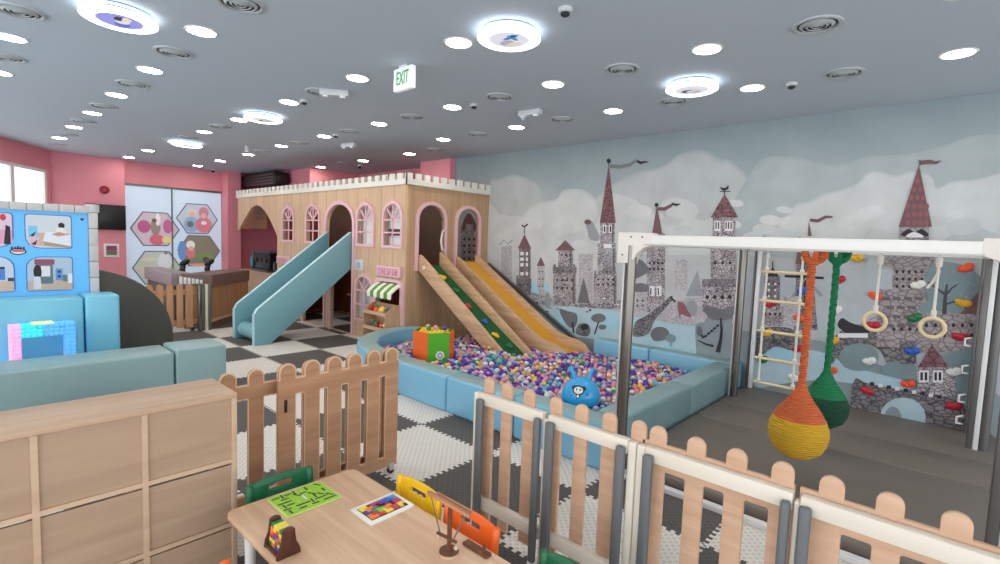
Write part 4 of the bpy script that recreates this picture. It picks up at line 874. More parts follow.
for (dx, dy, n) in ((.06, -.02, 'pink'), (.04, -.13, 'green'), (.16, .06, 'purple'), (-.06, -.06, 'yellow')):
    ball = MB().ball((TUB.x + dx, TUB.y + dy, .72 + BR), BR, BM[n], 3).build('pit_ball'); tag(ball, '%s plastic ball lying on top of the tub filling' % n, 'ball')

# blue hopper ball with two horns and a printed bear face
t = thing('hopper_ball', 'shiny blue hopper ball with two horns and printed animal face in the pit', 'hopper ball', (HOP.x, HOP.y, HOP.z - HR))
HB = mat('hopper blue', (36, 158, 220), .25, coat=.4)
MB().ball(HOP, HR, HB, 4).build('ball', t)
vw = (EYE - HOP); vw.z = 0; vw.normalize(); rt = Vector((-vw.y, vw.x, 0))
for s_ in (-1, 1):
    b0 = HOP + Vector((0, 0, HR * .9)) + rt * s_ * .07
    MB().tube([b0 + rt * s_ * .0, b0 + rt * s_ * .02 + Vector((0, 0, .05)), b0 + rt * s_ * .035 + Vector((0, 0, .1)), b0 + rt * s_ * .04 + Vector((0, 0, .12))], [.03, .02, .02, .012], HB, 12).build('horn', t)
nf = (vw * .86 + Vector((0, 0, .42)) - rt * .12).normalized(); u_ = nf.cross(Vector((0, 0, 1))).normalized() * -1; v_ = nf.cross(u_) * 1
if v_.z < 0: v_ = -v_
mb = MB()
def onball(a, b_, h): 
    d = (nf * HR + u_ * a + v_ * b_).normalized(); return HOP + d * (HR + h)
def patch(cx, cy, rx, ry, m, h):
    cx, cy, rx, ry = cx * 1.3, cy * 1.3, rx * 1.3, ry * 1.3
    n = 14; vs = [onball(cx, cy, h)] + [onball(cx + rx * math.cos(2 * PI * k / n), cy + ry * math.sin(2 * PI * k / n), h) for k in range(n)]
    mb.add(vs, [(0, 1 + k, 1 + (k + 1) % n) for k in range(n)], m)
INKP = mat('print ink', (26, 28, 40), .5)
for a in (-.042, .042): patch(a, .035, .018, .018, INKP, .001)
patch(0, .015, .048, .04, INKP, .0015); patch(0, .012, .036, .028, WHITE, .0025); patch(0, -.032, .016, .02, INKP, .0015); patch(0, -.034, .009, .014, WHITE, .0025)
for a in (-.014, .014): patch(a, .018, .006, .008, INKP, .0035)
patch(.075, -.01, .01, .009, INKP, .0015); patch(-.075, -.012, .008, .006, INKP, .0015); patch(-.06, -.035, .01, .006, INKP, .0015)
mb.build('face_print', t)

# ---------------------------------------------------------------- climbing frame, mats, swings, rings, ladder
MZ = .10
for y0, y1, l in ((3.93, 5.68, 'dark grey crash mat nearest the picket fence'), (5.69, 6.43, 'dark grey crash mat in the middle below the hanging pods'), (6.44, 7.46, 'dark grey crash mat against the climbing wall')):
    tag(MB().box(-2.09, .46, y0, y1, 0.005, MZ, MATV, .025, 3).build('crash_mat'), l, 'mat', 'crash mats under the climbing frame')
t = thing('climbing_gym', 'white and steel climbing frame standing over the grey mats', 'climbing frame', (-.9, 5.4, 0))
xl, xr, yn, yf = -2.03, .27, 3.85, 6.8
def post(x, y, zt=1.98):
    p = MB(); p.lathe([(.04, 0), (.04, zt - .05)], (x + .02, y - .02, .05), STEEL, 20); p.build('post', t)
    ch = t.children[-1]
    MB().box(x - .045, x - .028, y - .045, y + .02, .0, zt, mat('post flange', (196, 190, 186), .35, metal=.2), .004).build('flange', ch)
    MB().box(x - .09, x + .09, y - .09, y + .09, 0, .03, mat('foot plate', (214, 214, 212), .4), .004).build('foot_plate', ch)
for x, y in ((xl, yn), (xl, yf)): post(x, y)
def rpost(x, y):
    p = MB().box(x - .06, x - .012, y - .04, y + .04, 0, 1.98, STEELD, .008).build('post', t)
    MB().box(x - .01, x + .032, y - .035, y + .03, 0, 1.98, mat('white profile', (222, 222, 222), .35), .006).build('inlay', p)
    MB().lathe([(.038, 0), (.038, 1.93)], (x + .07, y, .03), STEELD, 18).build('tube', p)
rpost(xr + .02, yn); rpost(xr - .02, yf)
def wpost(x, y):
    p = MB().box(x - .02, x + .03, y - .04, y + .02, 0, 1.98, mat('white profile', (222, 222, 222), .35), .006).box(x - .05, x - .03, y - .06, y, 0, 1.98, STEELD, .004).build('wall_post', t)
wpost(xl + .03, 7.42); wpost(xr - .04, 7.42)
BEAM = mat('frame white', (230, 227, 222), .4)
def beam(p, q, n):
    b_ = MB().bar(p, q, .1, .085, BEAM, .012).build(n, t)
    return b_
beam((xl + .14, yn, 2.025), (xr - .17, yn, 2.025), 'front_beam')
fb = t.children[-1]
MB().bar((xl + .14, yn - .052, 1.99), (xr - .17, yn - .052, 1.99), .008, .012, mat('beam groove', (186, 182, 178), .4)).build('slot', fb)
beam((xl + .1, yf, 2.025), (xr - .1, yf, 2.025), 'rear_beam')
for x in (xl, xr): beam((x, yn + .12, 2.025), (x, 7.4, 2.025), 'side_beam')
for y in (4.6, 5.5, 6.1): MB().bar((xl + .05, y, 2.025), (xr - .05, y, 2.025), .06, .06, BEAM, .01).build('crossbar', t)
def bracket(x, s_, y):
    x0 = x - s_ * .1
    P = [(0, 2.085), (.3, 2.085), (.3, 1.985), (.24, 1.965), (.18, 1.92), (.145, 1.86), (.14, 1.83), (0, 1.83)]
    P = [(x0 + s_ * a, z) for a, z in P]
    b_ = MB().plate(P, [], .11, mat('bracket cream', (226, 216, 208), .4), fy(y), .008).build('corner_bracket', t)
    mb = MB()
    for a, z in ((.12, 2.05), (.22, 2.05), (.05, 1.9)): mb.lathe([(.001, -.004), (.008, -.003), (.008, 0), (.001, 0)], (x0 + s_ * a, y - .056, z), STEELD, 8, axis=1)
    mb.build('bolt', b_)
bracket(xl, 1, yn); bracket(xr + .02, -1, yn)
MB().box(xl + .1, xr - .08, 3.82, 3.88, 0, .045, mat('base rail white', (222, 220, 218), .4), .006).build('base_rail', t)
for i, z in enumerate((.22, .46, .78, 1.08)):
    x, y = .115, 7.4
    MB().tube([(x + .05, y, z + .05), (x, y - .05, z + .04), (x, y - .05, z - .03), (x + .05, y, z - .04)], .011, WHITE, 8).build('grab_rung', t)
# climbing holds on the wall
HOLDS = [(857, 258, 'YELLOW'), (875, 296, 'ORANGE'), (918, 285, 'WHITE'), (966, 268, 'ORANGE'), (963, 303, 'YELLOW'), (915, 318, 'GREEN'), (960, 337, 'RED'), (873, 325, 'RED'), (912, 351, 'BLUE'), (869, 361, 'WHITE'), (954, 372, 'WHITE'), (908, 384, 'ORANGE'), (867, 391, 'RED'), (953, 406, 'RED'), (839, 280, 'RED'), (836, 310, 'WHITE'), (833, 341, 'YELLOW'), (831, 371, 'ORANGE'), (803, 291, 'BLUE'), (799, 318, 'ORANGE'), (768, 333, 'YELLOW'), (798, 349, 'RED'), (763, 360, 'GREEN'), (793, 378, 'WHITE'), (770, 304, 'RED')]
HL = ['behind the first gym ring rope', 'below the first ring rope knot', 'between the two gym ring ropes', 'at upper right of the climbing wall', 'on the painted tree right of the second ring', 'just left of the second ring', 'right of the second ring', 'seen through the first gym ring', 'above the small painted tower roof', 'below and left of the first ring', 'right of the painted tower windows', 'above the painted bridge arch', 'left on the painted bridge', 'right on the painted bridge', 'high beside the green pod rope', 'right of the green rope middle', 'right of the green rope, lower half', 'above the green pod shoulder', 'on the painted windmill by the orange rope', 'left of the orange rope', 'behind the middle ladder rung', 'low beside the orange rope', 'under the fourth ladder rung', 'at the lowest ladder rung', 'behind the second ladder rung']
HC = {'YELLOW': mat('hold yellow', (226, 170, 30), .4), 'ORANGE': mat('hold orange', (238, 84, 40), .4), 'WHITE': WHITE, 'GREEN': GREEN, 'RED': mat('hold red', (188, 26, 48), .4), 'BLUE': BLUE}
for i, (px, py, c) in enumerate(HOLDS):
    p = on_y(px, py, 7.47)
    tag(hold_mesh(MB(), (p.x, 7.484, p.z), HC[c], .068, (0, -1, 0), i + 3, True).build('climbing_hold'), '%s climbing hold %s' % (c.lower(), HL[i]), 'climbing hold', 'climbing holds on the mural wall')
# rope ladder
ROPE = mat('white rope', (222, 216, 206), .8, bump=(90, .6)); LWD = wood('ladder wood', (232, 212, 170), (216, 192, 148), 0)
t = thing('rope_ladder', 'rope ladder with pale wooden rungs hanging from the frame', 'rope ladder', (-1.55, yf, .35))
for x in (-1.74, -1.36):
    MB().tube([(x, yf, 2.0), (x, yf, 1.2), (x, yf, .33)], .014, ROPE, 8).build('rope', t)
    k_ = t.children[-1]
    for z in (1.92, 1.76, 1.40, 1.02, .68, .37): MB().ball((x, yf, z), .026, ROPE, 2, (1, 1, 1.2)).build('knot', k_)
for z in (1.73, 1.37, .99, .65, .34): MB().lathe([(.001, -.255), (.016, -.25), (.018, 0), (.016, .25), (.001, .255)], (-1.55, yf, z), LWD, 12, axis=0).build('rung', t)
# gym rings
for x, l, xk in ((-.565, 'pale wooden gym ring hanging beside the green pod rope', 0), (-.135, 'pale wooden gym ring on the right, hanging before painted castle', 1)):
    t = thing('gym_ring', l, 'gym ring', (x, 6.1, 1.25), 'pair of gym rings')
    MB().tube([(x + .088 * math.cos(a), 6.1, 1.33 + .088 * math.sin(a)) for a in (2 * PI * i / 28 for i in range(28))], .017, LWD, 10, True).build('ring', t)
    mb = MB(); mb.tube([(x, 6.1, 1.41), (x, 6.1, 1.7), (x, 6.1, 2.0)], .012, ROPE, 8); 
    if xk: mb.tube([(x + .01, 6.1, 1.86), (x - .03, 6.1, 1.75), (x - .065, 6.1, 1.69)], .011, ROPE, 8)
    r_ = mb.build('rope', t)
    MB().lathe([(.001, 1.42), (.02, 1.43), (.022, 1.48), (.012, 1.5), (.012, 1.88), (.026, 1.9), (.028, 1.97), (.001, 1.98)], (x, 6.1, 0), ROPE, 10).build('knot', r_)
# crocheted pods
def ropemat(name, c, sc=95):
    m = mat(name, c, .85, var=.12); nt = m.node_tree; b = nt.nodes['Principled BSDF']
    tc = nt.nodes.new('ShaderNodeTexCoord'); w = nt.nodes.new('ShaderNodeTexWave'); w.bands_direction = 'Z'; w.inputs['Scale'].default_value = sc / 6; w.inputs['Distortion'].default_value = 1.2; w.inputs['Detail'].default_value = 1
    nt.links.new(tc.outputs['Object'], w.inputs['Vector']); bp = nt.nodes.new('ShaderNodeBump'); bp.inputs['Strength'].default_value = .9; bp.inputs['Distance'].default_value = .012
    nt.links.new(w.outputs['Fac'], bp.inputs['Height']); nt.links.new(bp.outputs[0], b.inputs['Normal'])
    return m
def pod(x, y, s, zb, top, bottom, lab, zsplit):
    t = thing('crochet_pod', lab, 'hanging pod', (x, y, zb), 'crocheted hanging pods')
    R_ = .236 * s
    prof = [(.001, 0), (R_ * .45, .02 * s), (R_ * .8, .08 * s), (R_ * .96, .16 * s), (R_, .23 * s), (R_ * .97, .29 * s), (R_ * .86, .36 * s), (R_ * .68, .43 * s), (R_ * .47, .50 * s), (R_ * .29, .57 * s), (R_ * .17, .63 * s), (.027, .7 * s)]
    lo = [p for p in prof if p[1] <= zsplit * s] ; hi = [p for p in prof if p[1] > zsplit * s]
    a, b_ = lo[-1], hi[0]; f = (zsplit * s - a[1]) / (b_[1] - a[1]); m_ = (a[0] + (b_[0] - a[0]) * f, zsplit * s)
    MB().lathe(lo + [m_, (.001, zsplit * s)], (x, y, zb), bottom, 36).build('lower_bag', t)
    MB().lathe([(.001, zsplit * s)] + [m_] + hi + [(.001, .7 * s)], (x, y, zb), top, 36).build('upper_bag', t)
    mb = MB(); z0 = zb + .66 * s; L_ = 1.9 - z0; n = int(L_ / .022)
    for k in range(3):
        mb.tube([(x + .015 * math.cos(i * .62 + k * 2.1), y + .015 * math.sin(i * .62 + k * 2.1), z0 + L_ * i / n) for i in range(n + 1)], .0165, top, 7)
    mb.build('braided_rope', t)
    mb = MB()
    for k in range(3):
        mb.tube([(x + (k - 1) * .02 + (.045 + .01 * k) * math.cos(a), y + .05 * math.cos(a) * (.5 if k else -.5), 1.985 + .085 * math.sin(a)) for a in (2 * PI * i / 18 for i in range(18))], .021, top, 8, True)
    mb.ball((x, y, 1.9), .045, top, 2); mb.build('hanging_loop', t)
pod(-.855, 4.6, .93, .31, ropemat('orange crochet', (214, 104, 56)), ropemat('yellow crochet', (232, 178, 42)), 'orange and yellow crocheted hanging pod, nearest in the frame', .36)
pod(-.835, 5.55, .85, .33, ropemat('green crochet', (14, 122, 76)), ropemat('dark green crochet', (10, 74, 50)), 'green crocheted hanging pod behind the orange one', .36)
# ---------------------------------------------------------------- picket fence along the table, with cream rails
FY = 2.4
PICK = wood('picket oak', (214, 176, 148), (198, 158, 128), 0, 8, .45)
RAILC = mat('cream rail', (228, 218, 202), .4, var=.02); PEACH = mat('picket edge', (232, 190, 160), .45)
def head(c, w, z0, zt): return arc(c, zt - w / 2, w / 2, 0, 180, 12)
def picket(t, c, w, z0, zt):
    P = [(c - w / 2, z0), (c + w / 2, z0)] + head(c, w, z0, zt)
    MB().plate(P, [], .022, PICK, fy(FY + .012), .004).build('picket', t)
def upright(t, x0, x1, m, n, z1=.93, y0=None, y1=None):
    a, b_ = (FY - .05, FY) if m is RAILC else (FY - .088, FY - .052)
    MB().box(x0, x1, a, b_, .03, z1, m, .008 if m is RAILC else .014, 3).build(n, t)
def rails(t, x0, x1):
    for z0, z1 in ((.885, .96), (.17, .245)):
        b = MB().box(x0, x1, FY - .05, FY, z0, z1, RAILC, .006)
        b.build('rail', t)
def foot(t, x): MB().box(x - .03, x + .03, FY - .08, FY + .05, 0, .03, WHITE, .006).build('foot', t)
def fence(label, x0, x1, parts): 
    t = thing('picket_fence', label, 'fence panel', ((x0 + x1) / 2, FY, 0), 'picket fence panels with cream rails')
    return t
t = fence('leftmost picket panel of the front fence, beside the open gateway', -2.37, -1.74, 0)
upright(t, -2.335, -2.29, RAILC, 'end_post', .955); upright(t, -2.285, -2.228, GREYM, 'channel', .93); rails(t, -2.289, -1.752); upright(t, -1.80, -1.752, GREYM, 'channel', .93)
for c in (-2.25, -2.09, -1.905): picket(t, c, .085, .06, 1.06)
foot(t, -2.31); foot(t, -1.775)
t = fence('second picket panel of the front fence, behind the orange chair', -1.74, -1.15, 0)
upright(t, -1.748, -1.715, RAILC, 'end_post', .93); upright(t, -1.712, -1.655, GREYM, 'channel', .93); rails(t, -1.714, -1.197); upright(t, -1.25, -1.198, GREYM, 'channel', .93); upright(t, -1.196, -1.15, RAILC, 'end_post', .955)
for c in (-1.70, -1.52, -1.34, -1.165): picket(t, c, .085, .06, 1.06)
foot(t, -1.2); foot(t, -1.7)
def board_panel(t, x0, x1, cs, w=.088):
    """solid board with slots between rounded picket heads"""
    P = [(x0, .06), (x1, .06), (x1, .975)]
    for c in sorted(cs, reverse=True): P += [(c + w / 2, .975)] + head(c, w, .06, 1.06) + [(c - w / 2, .975)]
    P += [(x0, .975)]; cs = sorted(cs)
    H = [rrect(a + w / 2, b_ - w / 2, .27, .835, .012, 3) for a, b_ in zip(cs, cs[1:])]
    MB().plate(P, H, .022, PICK, fy(FY + .012), .003).build('picket_board', t)
t = fence('third panel of the front fence, wide slotted board before the crash mats', -1.145, -.43, 0)
upright(t, -1.145, -1.10, RAILC, 'end_post', .955); upright(t, -1.098, -1.045, GREYM, 'channel', .93); rails(t, -1.099, -.435); upright(t, -.475, -.435, GREYM, 'channel', .93)
board_panel(t, -1.14, -.44, (-1.06, -.865, -.68, -.49)); foot(t, -1.12); foot(t, -.45)
t = fence('rightmost panel of the front fence, running out of view', -.42, .75, 0)
upright(t, -.43, -.408, RAILC, 'end_post', .93); upright(t, -.406, -.36, GREYM, 'channel', .93); rails(t, -.407, .75); upright(t, .7, .75, GREYM, 'channel', .93)
board_panel(t, -.42, .74, (-.31, -.12, .07, .26, .45, .64)); foot(t, -.42); foot(t, .72)

# gate and fixed panel on the left, seen face-on
GATEW = wood('gate board', (196, 150, 116), (172, 126, 94), 1, 6, .5); EDGE = mat('gate pale edge', (226, 190, 156), .5)
def gate_board(t, X, y0, y1, cs, w, zt, zh, zs0, zs1):
    P = [(y0, .07), (y1, .07), (y1, zh)]
    for c in sorted(cs, reverse=True): P += [(min(c + w / 2, y1), zh)] + [(min(max(p[0], y0), y1), p[1]) for p in arc(c, zt - w * .5, w / 2, 0, 180, 12)] + [(max(c - w / 2, y0), zh)]
    P += [(y0, zh)]; cs = sorted(cs)
    H = [rrect(a + w / 2, b_ - w / 2, zs0, zs1, .012, 3) for a, b_ in zip(cs, cs[1:])]
    b = MB().plate(P, H, .026, GATEW, fx(X)).build('picket_board', t, smooth=False)
    mb = MB()
    q = P[2:]
    for i in range(len(q) - 1):
        if (Vector(q[i]) - Vector(q[i + 1])).length > .002: mb.bar((X + .0135, q[i][0], q[i][1] - .002), (X + .0135, q[i + 1][0], q[i + 1][1] - .002), .006, .011, EDGE)
    for h in H:
        for i in range(len(h)): 
            a, c = h[i], h[(i + 1) % len(h)]
            if (Vector(a) - Vector(c)).length > .004: mb.bar((X + .0135, a[0], a[1]), (X + .0135, c[0], c[1]), .004, .007, EDGE)
    mb.build('pale_edging', b, smooth=False)
    return b
t = thing('picket_gate', 'oak picket gate with black latch in front of a second panel', 'gate', (-3.38, 2.0, 0))
gate_board(t, -3.38, 1.49, 2.49, (1.555, 1.735, 1.91, 2.08, 2.25, 2.42), .112, 1.07, .965, .16, .85)
MB().box(-3.37, -3.355, 1.53, 1.55, .73, .82, BLACK, .006).build('latch', t)
for y in (1.6, 2.44): 
    MB().box(-3.40, -3.36, y - .025, y + .025, .03, .09, mat('caster bracket', (190, 188, 186), .35, metal=.6), .005).lathe([(.001, -.012), (.03, -.012), (.03, .012), (.001, .012)], (-3.38, y, .03), BLACK, 16, axis=0).build('caster', t)
t = thing('picket_fence', 'oak picket panel standing just behind the gate, next to cabinet', 'fence panel', (-3.5, 1.8, 0))
gate_board(t, -3.5, 1.14, 2.5, (1.21, 1.39, 1.59, 1.775, 1.955, 2.135, 2.31, 2.46), .1, 1.035, .935, .16, .84)
for y in (1.3, 2.45): MB().box(-3.56, -3.46, y - .03, y + .03, 0, .075, WHITE, .006).build('foot', t)

# ---------------------------------------------------------------- cabinet at lower left
CAB = wood('cabinet oak', (208, 178, 150), (192, 160, 132), 1, 6, .45); CABB = wood('cabinet panel', (184, 155, 130), (170, 141, 117), 1, 6, .5)
t = thing('storage_cabinet', 'long low oak cabinet with recessed panels in the lower left corner', 'cabinet', (-3.18, 0, 0))
cx0, cx1, cy0, cy1 = -3.385, -2.985, -1.43, 1.085
MB().box(cx0, cx1, cy0, cy1, 1.022, 1.05, CAB, .003).build('top', t)
MB().box(cx0, cx1, cy1 - .028, cy1, 0, 1.021, CAB, .002).build('side_panel', t); MB().box(cx0, cx1, cy0, cy0 + .028, 0, 1.021, CAB, .002).build('side_panel', t)
ys = [cy1 - .028 - .415 * k for k in range(6)]
for y in ys[1:]: MB().box(cx0 + .02, cx1 - .002, y - .013, y + .013, .0, 1.021, CAB).build('divider', t)
for z in (.655, .275, .06):
    for a, b_ in zip(ys, ys[1:]): MB().box(cx0 + .02, cx1 - .004, b_ + .013, a - (.013 if a != ys[0] else 0), z - .012, z + .012, CAB).build('shelf', t)
for z0, z1 in ((.668, 1.021), (.29, .628), (.075, .25)):
    for a, b_ in zip(ys, ys[1:]): MB().box(cx1 - .03, cx1 - .014, b_ + .013, a - (.013 if a != ys[0] else 0), z0, z1, CABB).build('panel', t)

# ---------------------------------------------------------------- padded play corner on the left
def pad(label, x0, x1, y0, y1, z1, m=TEALV, bev=.03, z0=0.):
    o = MB().box(x0, x1, y0, y1, z0, z1, m, bev, 3).build('foam_bolster'); tag(o, label, 'foam bolster'); return o
pad('long teal padded bolster behind the cabinet', -7.22, -6.64, -2.2, 1.73, .55)
pad('square teal padded block at the right end of the long bolster', -7.2, -6.63, 1.745, 2.29, .575)
pad('tall sky blue padded wall below the picture panel', -8.42, -8.0, -2.2, 1.11, 1.09, CYANV)
pad('tall pale blue padded end block beside the dark arch board', -8.42, -7.97, 1.125, 1.47, 1.11, CYANV)
# glowing toy brick arch
t = thing('glowing_brick_arch', 'small arch of glowing pink, turquoise and blue toy bricks', 'toy arch', (-7.78, .7, 0))
GB = {n: mat('glow ' + n, c, .3, emit=c, es=e) for n, c, e in (('pink', (236, 176, 214), .42), ('cyan', (70, 214, 220), .42), ('blue', (96, 176, 232), .42), ('lilac', (190, 178, 232), .42), ('yellow', (228, 222, 150), .45))}
S_ = .0475
cells = [(i, j) for j in range(17) for i in range(12) if j >= 14 or i < 2 or i >= 10]
mbk = {}
def bcol(i, j):
    if i < 2: return 'pink' if j > 7 else ('blue' if j > 4 else 'lilac')
    if i >= 10: return 'lilac' if 6 < j < 9 else 'blue'
    return 'cyan' if i < 6 else 'blue'
for i, j in cells:
    y, z = .42 + i * S_, .02 + j * S_; n = bcol(i, j); b = mbk.setdefault('brick_lintel' if j >= 14 else ('near_brick_leg' if i < 2 else 'far_brick_leg'), MB())
    b.box(-7.92, -7.72, y, y + S_, z, z + S_, GB[n]); b.lathe([(.021, 0), (.017, .016), (.001, .024)], (-7.72, y + S_ / 2, z + S_ / 2), GB[n], 10, axis=0)
for n, b in mbk.items(): b.build('brick_lintel' if n == 'brick_lintel' else 'brick_leg', t)
MB().box(-7.92, -7.72, .42 + 4 * S_, .42 + 8 * S_, .02 + 17 * S_, .02 + 17 * S_ + .012, GB['yellow'], .003).build('top_plate', t)
tag(MB().box(-7.95, -7.6, .05, .36, 0.0, .32, mat('glow white cube', (230, 244, 255), .4, emit=(220, 240, 255), es=1.2), .03).build('glowing_cube'), 'white glowing cube lamp by the blue padded wall', 'lamp')
# picture panel framed with grey studs
t = thing('picture_board', 'blue display panel with four rounded photographs and stone-look frame', 'display panel', (-8.4, .2, 0))
PB = mat('panel blue', (98, 182, 238), .4, emit=(98, 182, 238), es=.12); FRM = mat('frame grey', (196, 194, 194), .6, var=.06); XP = -8.46  # faint emission of the panel stands for bluish light falling on it
MB().box(XP - .06, XP, -1.6, 1.235, 0, 2.14, PB).build('board', t)
mb = MB()
for k in range(19): mb.box(XP - .07, XP + .05, -1.6 + k * .15 + .002, -1.6 + (k + 1) * .15 - .002, 2.14, 2.235, FRM, .008)
for k in range(10): mb.box(XP - .07, XP + .05, 1.24, 1.335, .02 + k * .214, .02 + (k + 1) * .214 - .005, FRM, .008)
mb.lathe([(.001, -.04), (.07, -.04), (.075, .06), (.001, .06)], (XP - .01, 1.288, 2.2), FRM, 14); mb.build('stud_frame', t)
pc = lambda n, c: mat('print ' + n, c, .5)
def photo(y0, y1, z0, z1, chop, shapes, bg):
    """photo with three small corner radii and one big one (chop: 0 br 1 tr 2 tl 3 bl)"""
    r = [.03] * 4; r[chop] = .13
    P = arc(y1 - r[0], z0 + r[0], r[0], 270, 360, 6) + arc(y1 - r[1], z1 - r[1], r[1], 0, 90, 6) + arc(y0 + r[2], z1 - r[2], r[2], 90, 180, 6) + arc(y0 + r[3], z0 + r[3], r[3], 180, 270, 6)
    c = ((y0 + y1) / 2, (z0 + z1) / 2); k = 1.045
    mb = MB(); mb.plate([(c[0] + (p[0] - c[0]) * k, c[1] + (p[1] - c[1]) * k) for p in P], [], .006, pc('photo rim', (52, 112, 190)), fx(XP + .003))
    mb.plate(P, [], .008, pc('bg %d%d%d' % bg, bg), fx(XP + .005))
    W_, H_ = y1 - y0, z1 - z0
    for i, (kind, a, b_, w, h, col) in enumerate(shapes):
        f = fx(XP + .0095 + i * .0006); u, v = (y0 + a * W_, z0 + b_ * H_) if kind != 'p' else (0, 0); m = pc('%d %d %d' % col, col)
        if kind == 'r': mb.plate(rect(u, u + w * W_, v, v + h * H_), [], .001, m, f)
        elif kind == 'e': mb.plate(arc(u, v, w * W_, 0, 345, 12, h * H_), [], .001, m, f)
        else: mb.plate([(y0 + p * W_, z0 + q * H_) for p, q in a], [], .001, m, f)
    mb.build('photograph', t, smooth=False)
P_ = lambda pts, col: ('p', pts, 0, 0, 0, col)
photo(.64, 1.065, 1.685, 2.09, 3, [('r', .12, .06, .86, .4, (206, 178, 160)), ('r', .05, .3, .2, .36, (120, 196, 232)), ('r', .08, .05, .2, .28, (224, 178, 196)), P_([(.08, .36), (.22, .5), (.16, .34)], (40, 42, 60)), P_([(.1, .1), (.24, .24), (.2, .08)], (50, 44, 56)), P_([(.36, .2), (.98, .06), (.98, .42), (.42, .5)], (226, 230, 238)), P_([(.36, .2), (.98, .06), (.98, 0.0), (.4, .06)], (180, 150, 130)), ('e', .78, .7, .075, .09, (22, 18, 20)), ('e', .76, .5, .12, .14, (232, 228, 222)), P_([(.55, .42), (.72, .5), (.95, .42), (.7, .36)], (196, 150, 130))], (206, 214, 222))
photo(.64, 1.065, 1.15, 1.565, 2, [('r', 0, 0, 1, .3, (196, 176, 160)), ('r', .2, .2, .36, .7, (90, 118, 128)), ('r', .16, .78, .44, .16, (146, 76, 100)), ('r', .3, .42, .2, .32, (226, 226, 226)), ('e', .22, .56, .09, .22, (24, 22, 24)), P_([(.12, .04), (.3, .04), (.28, .42), (.14, .42)], (214, 216, 224)), ('r', .62, .3, .16, .36, (96, 150, 210)), ('e', .7, .42, .035, .04, (30, 40, 70)), ('e', .7, .56, .035, .04, (30, 40, 70)), ('r', .9, .2, .1, .3, (230, 234, 240)), ('r', .78, .26, .1, .2, (110, 120, 126))], (176, 196, 214))
photo(-.02, .52, 1.69, 2.09, 0, [('r', .1, .1, .9, .4, (222, 160, 190)), ('r', .5, .06, .3, .36, (196, 208, 234)), ('r', .72, .05, .08, .42, (200, 110, 130)), P_([(.86, .08), (.97, .08), (.97, .6), (.9, .66)], (30, 28, 34)), ('e', .86, .88, .05, .1, (200, 60, 80))], (226, 196, 214))
photo(-.02, .52, 1.15, 1.565, 1, [('r', 0, 0, 1, .3, (206, 184, 164)), ('r', .62, .34, .24, .34, (80, 130, 200)), ('e', .74, .46, .05, .06, (26, 34, 60)), ('r', .66, .66, .2, .06, (40, 44, 60)), ('r', .9, .3, .1, .1, (60, 60, 80))], (196, 210, 226))
# castle crest badge in the middle of the panel
mb = MB(); f = lambda k: fx(XP + .004 + k * .003); cy_, cz_ = .565, 1.635
mb.plate(arc(cy_, cz_, .075, 0, 345, 18, .042), [], .004, pc('crest ink', (44, 36, 50)), f(0)); mb.plate(arc(cy_, cz_, .062, 0, 345, 18, .03), [], .004, pc('crest white', (228, 224, 226)), f(1))
for k in range(5): mb.plate([(cy_ - .06 + k * .026, cz_ + .02), (cy_ - .044 + k * .026, cz_ + .02), (cy_ - .044 + k * .026, cz_ + .056 + .01 * (k == 2)), (cy_ - .06 + k * .026, cz_ + .056 + .01 * (k == 2))], [], .004, pc('crest ink', (44, 36, 50)), f(0))
mb.plate(rect(cy_ - .052, cy_ + .052, cz_ - .004, cz_ + .016), [], .004, pc('crest red', (186, 64, 84)), f(2)); mb.plate(rect(cy_ - .04, cy_ + .04, cz_ + .022, cz_ + .03), [], .004, pc('crest red', (186, 64, 84)), f(2))
mb.build('crest_badge', t, smooth=False)
MB().lathe([(.001, 0), (.018, 0), (.016, .012), (.001, .012)], (XP, 1.18, 2.06), BLACK, 10, axis=0).build('screw_cap', t)
# dark padded arch board
tag(MB().plate([(.24, 0), (2.22, 0), (2.22, .4)] + [(p[0], p[1]) for p in arc(1.23, .4, .99, 2, 178, 28)] + [(.24, .4)], [], .3, OLIVE, fx(-8.72), .02).build('arch_board'), 'dark olive padded half-round arch board behind the blue corner', 'padded arch')

# ---------------------------------------------------------------- far left: reception counter, small fence, screens
COUNT = wood('counter boards', (184, 142, 104), (162, 120, 86), 2, 7, .5, plank=(1, .22)); CBR = mat('counter brown band', (108, 84, 76), .5)
t = thing('reception_counter', 'oak fronted reception counter with brown top band, beyond the blue slide', 'counter', (-11.6, 4.0, 0))
A_, B_ = Vector((-11.05, 3.52)), Vector((-12.3, 4.72)); dn = (B_ - A_).normalized(); nn = Vector((dn.y, -dn.x))
if nn.x < 0: nn = -nn
def slab(z0, z1, off, dep, m, name):
    q = [A_ + nn * off, B_ + nn * off, B_ + nn * (off - dep), A_ + nn * (off - dep)]
    MB().add([(p.x, p.y, z) for z in (z0, z1) for p in q], [(3, 2, 1, 0), (4, 5, 6, 7)] + [(k, (k + 1) % 4, 4 + (k + 1) % 4, 4 + k) for k in range(4)], m).build(name, t, smooth=False)
slab(.0, .14, -.02, .5, CBR, 'plinth'); slab(.14, .2, 0, .5, OAK, 'lower_rail'); slab(.2, .86, 0, .5, COUNT, 'front_boards'); slab(.86, 1.1, .03, .6, CBR, 'top_band')
t = thing('back_counter', 'grey-lilac counter wing behind the far picket fence', 'counter', (-12.8, 3.0, 0))
LIL = mat('counter lilac', (150, 138, 142), .5)
MB().box(-13.7, -11.75, 3.05, 3.32, 0, .84, mat('counter body dark', (92, 84, 84), .6)).build('body', t); MB().box(-13.75, -11.7, 3.0, 3.36, .84, 1.1, LIL, .01).build('worktop', t)
FW2 = wood('far picket', (206, 158, 118), (184, 136, 98), 2, 7)
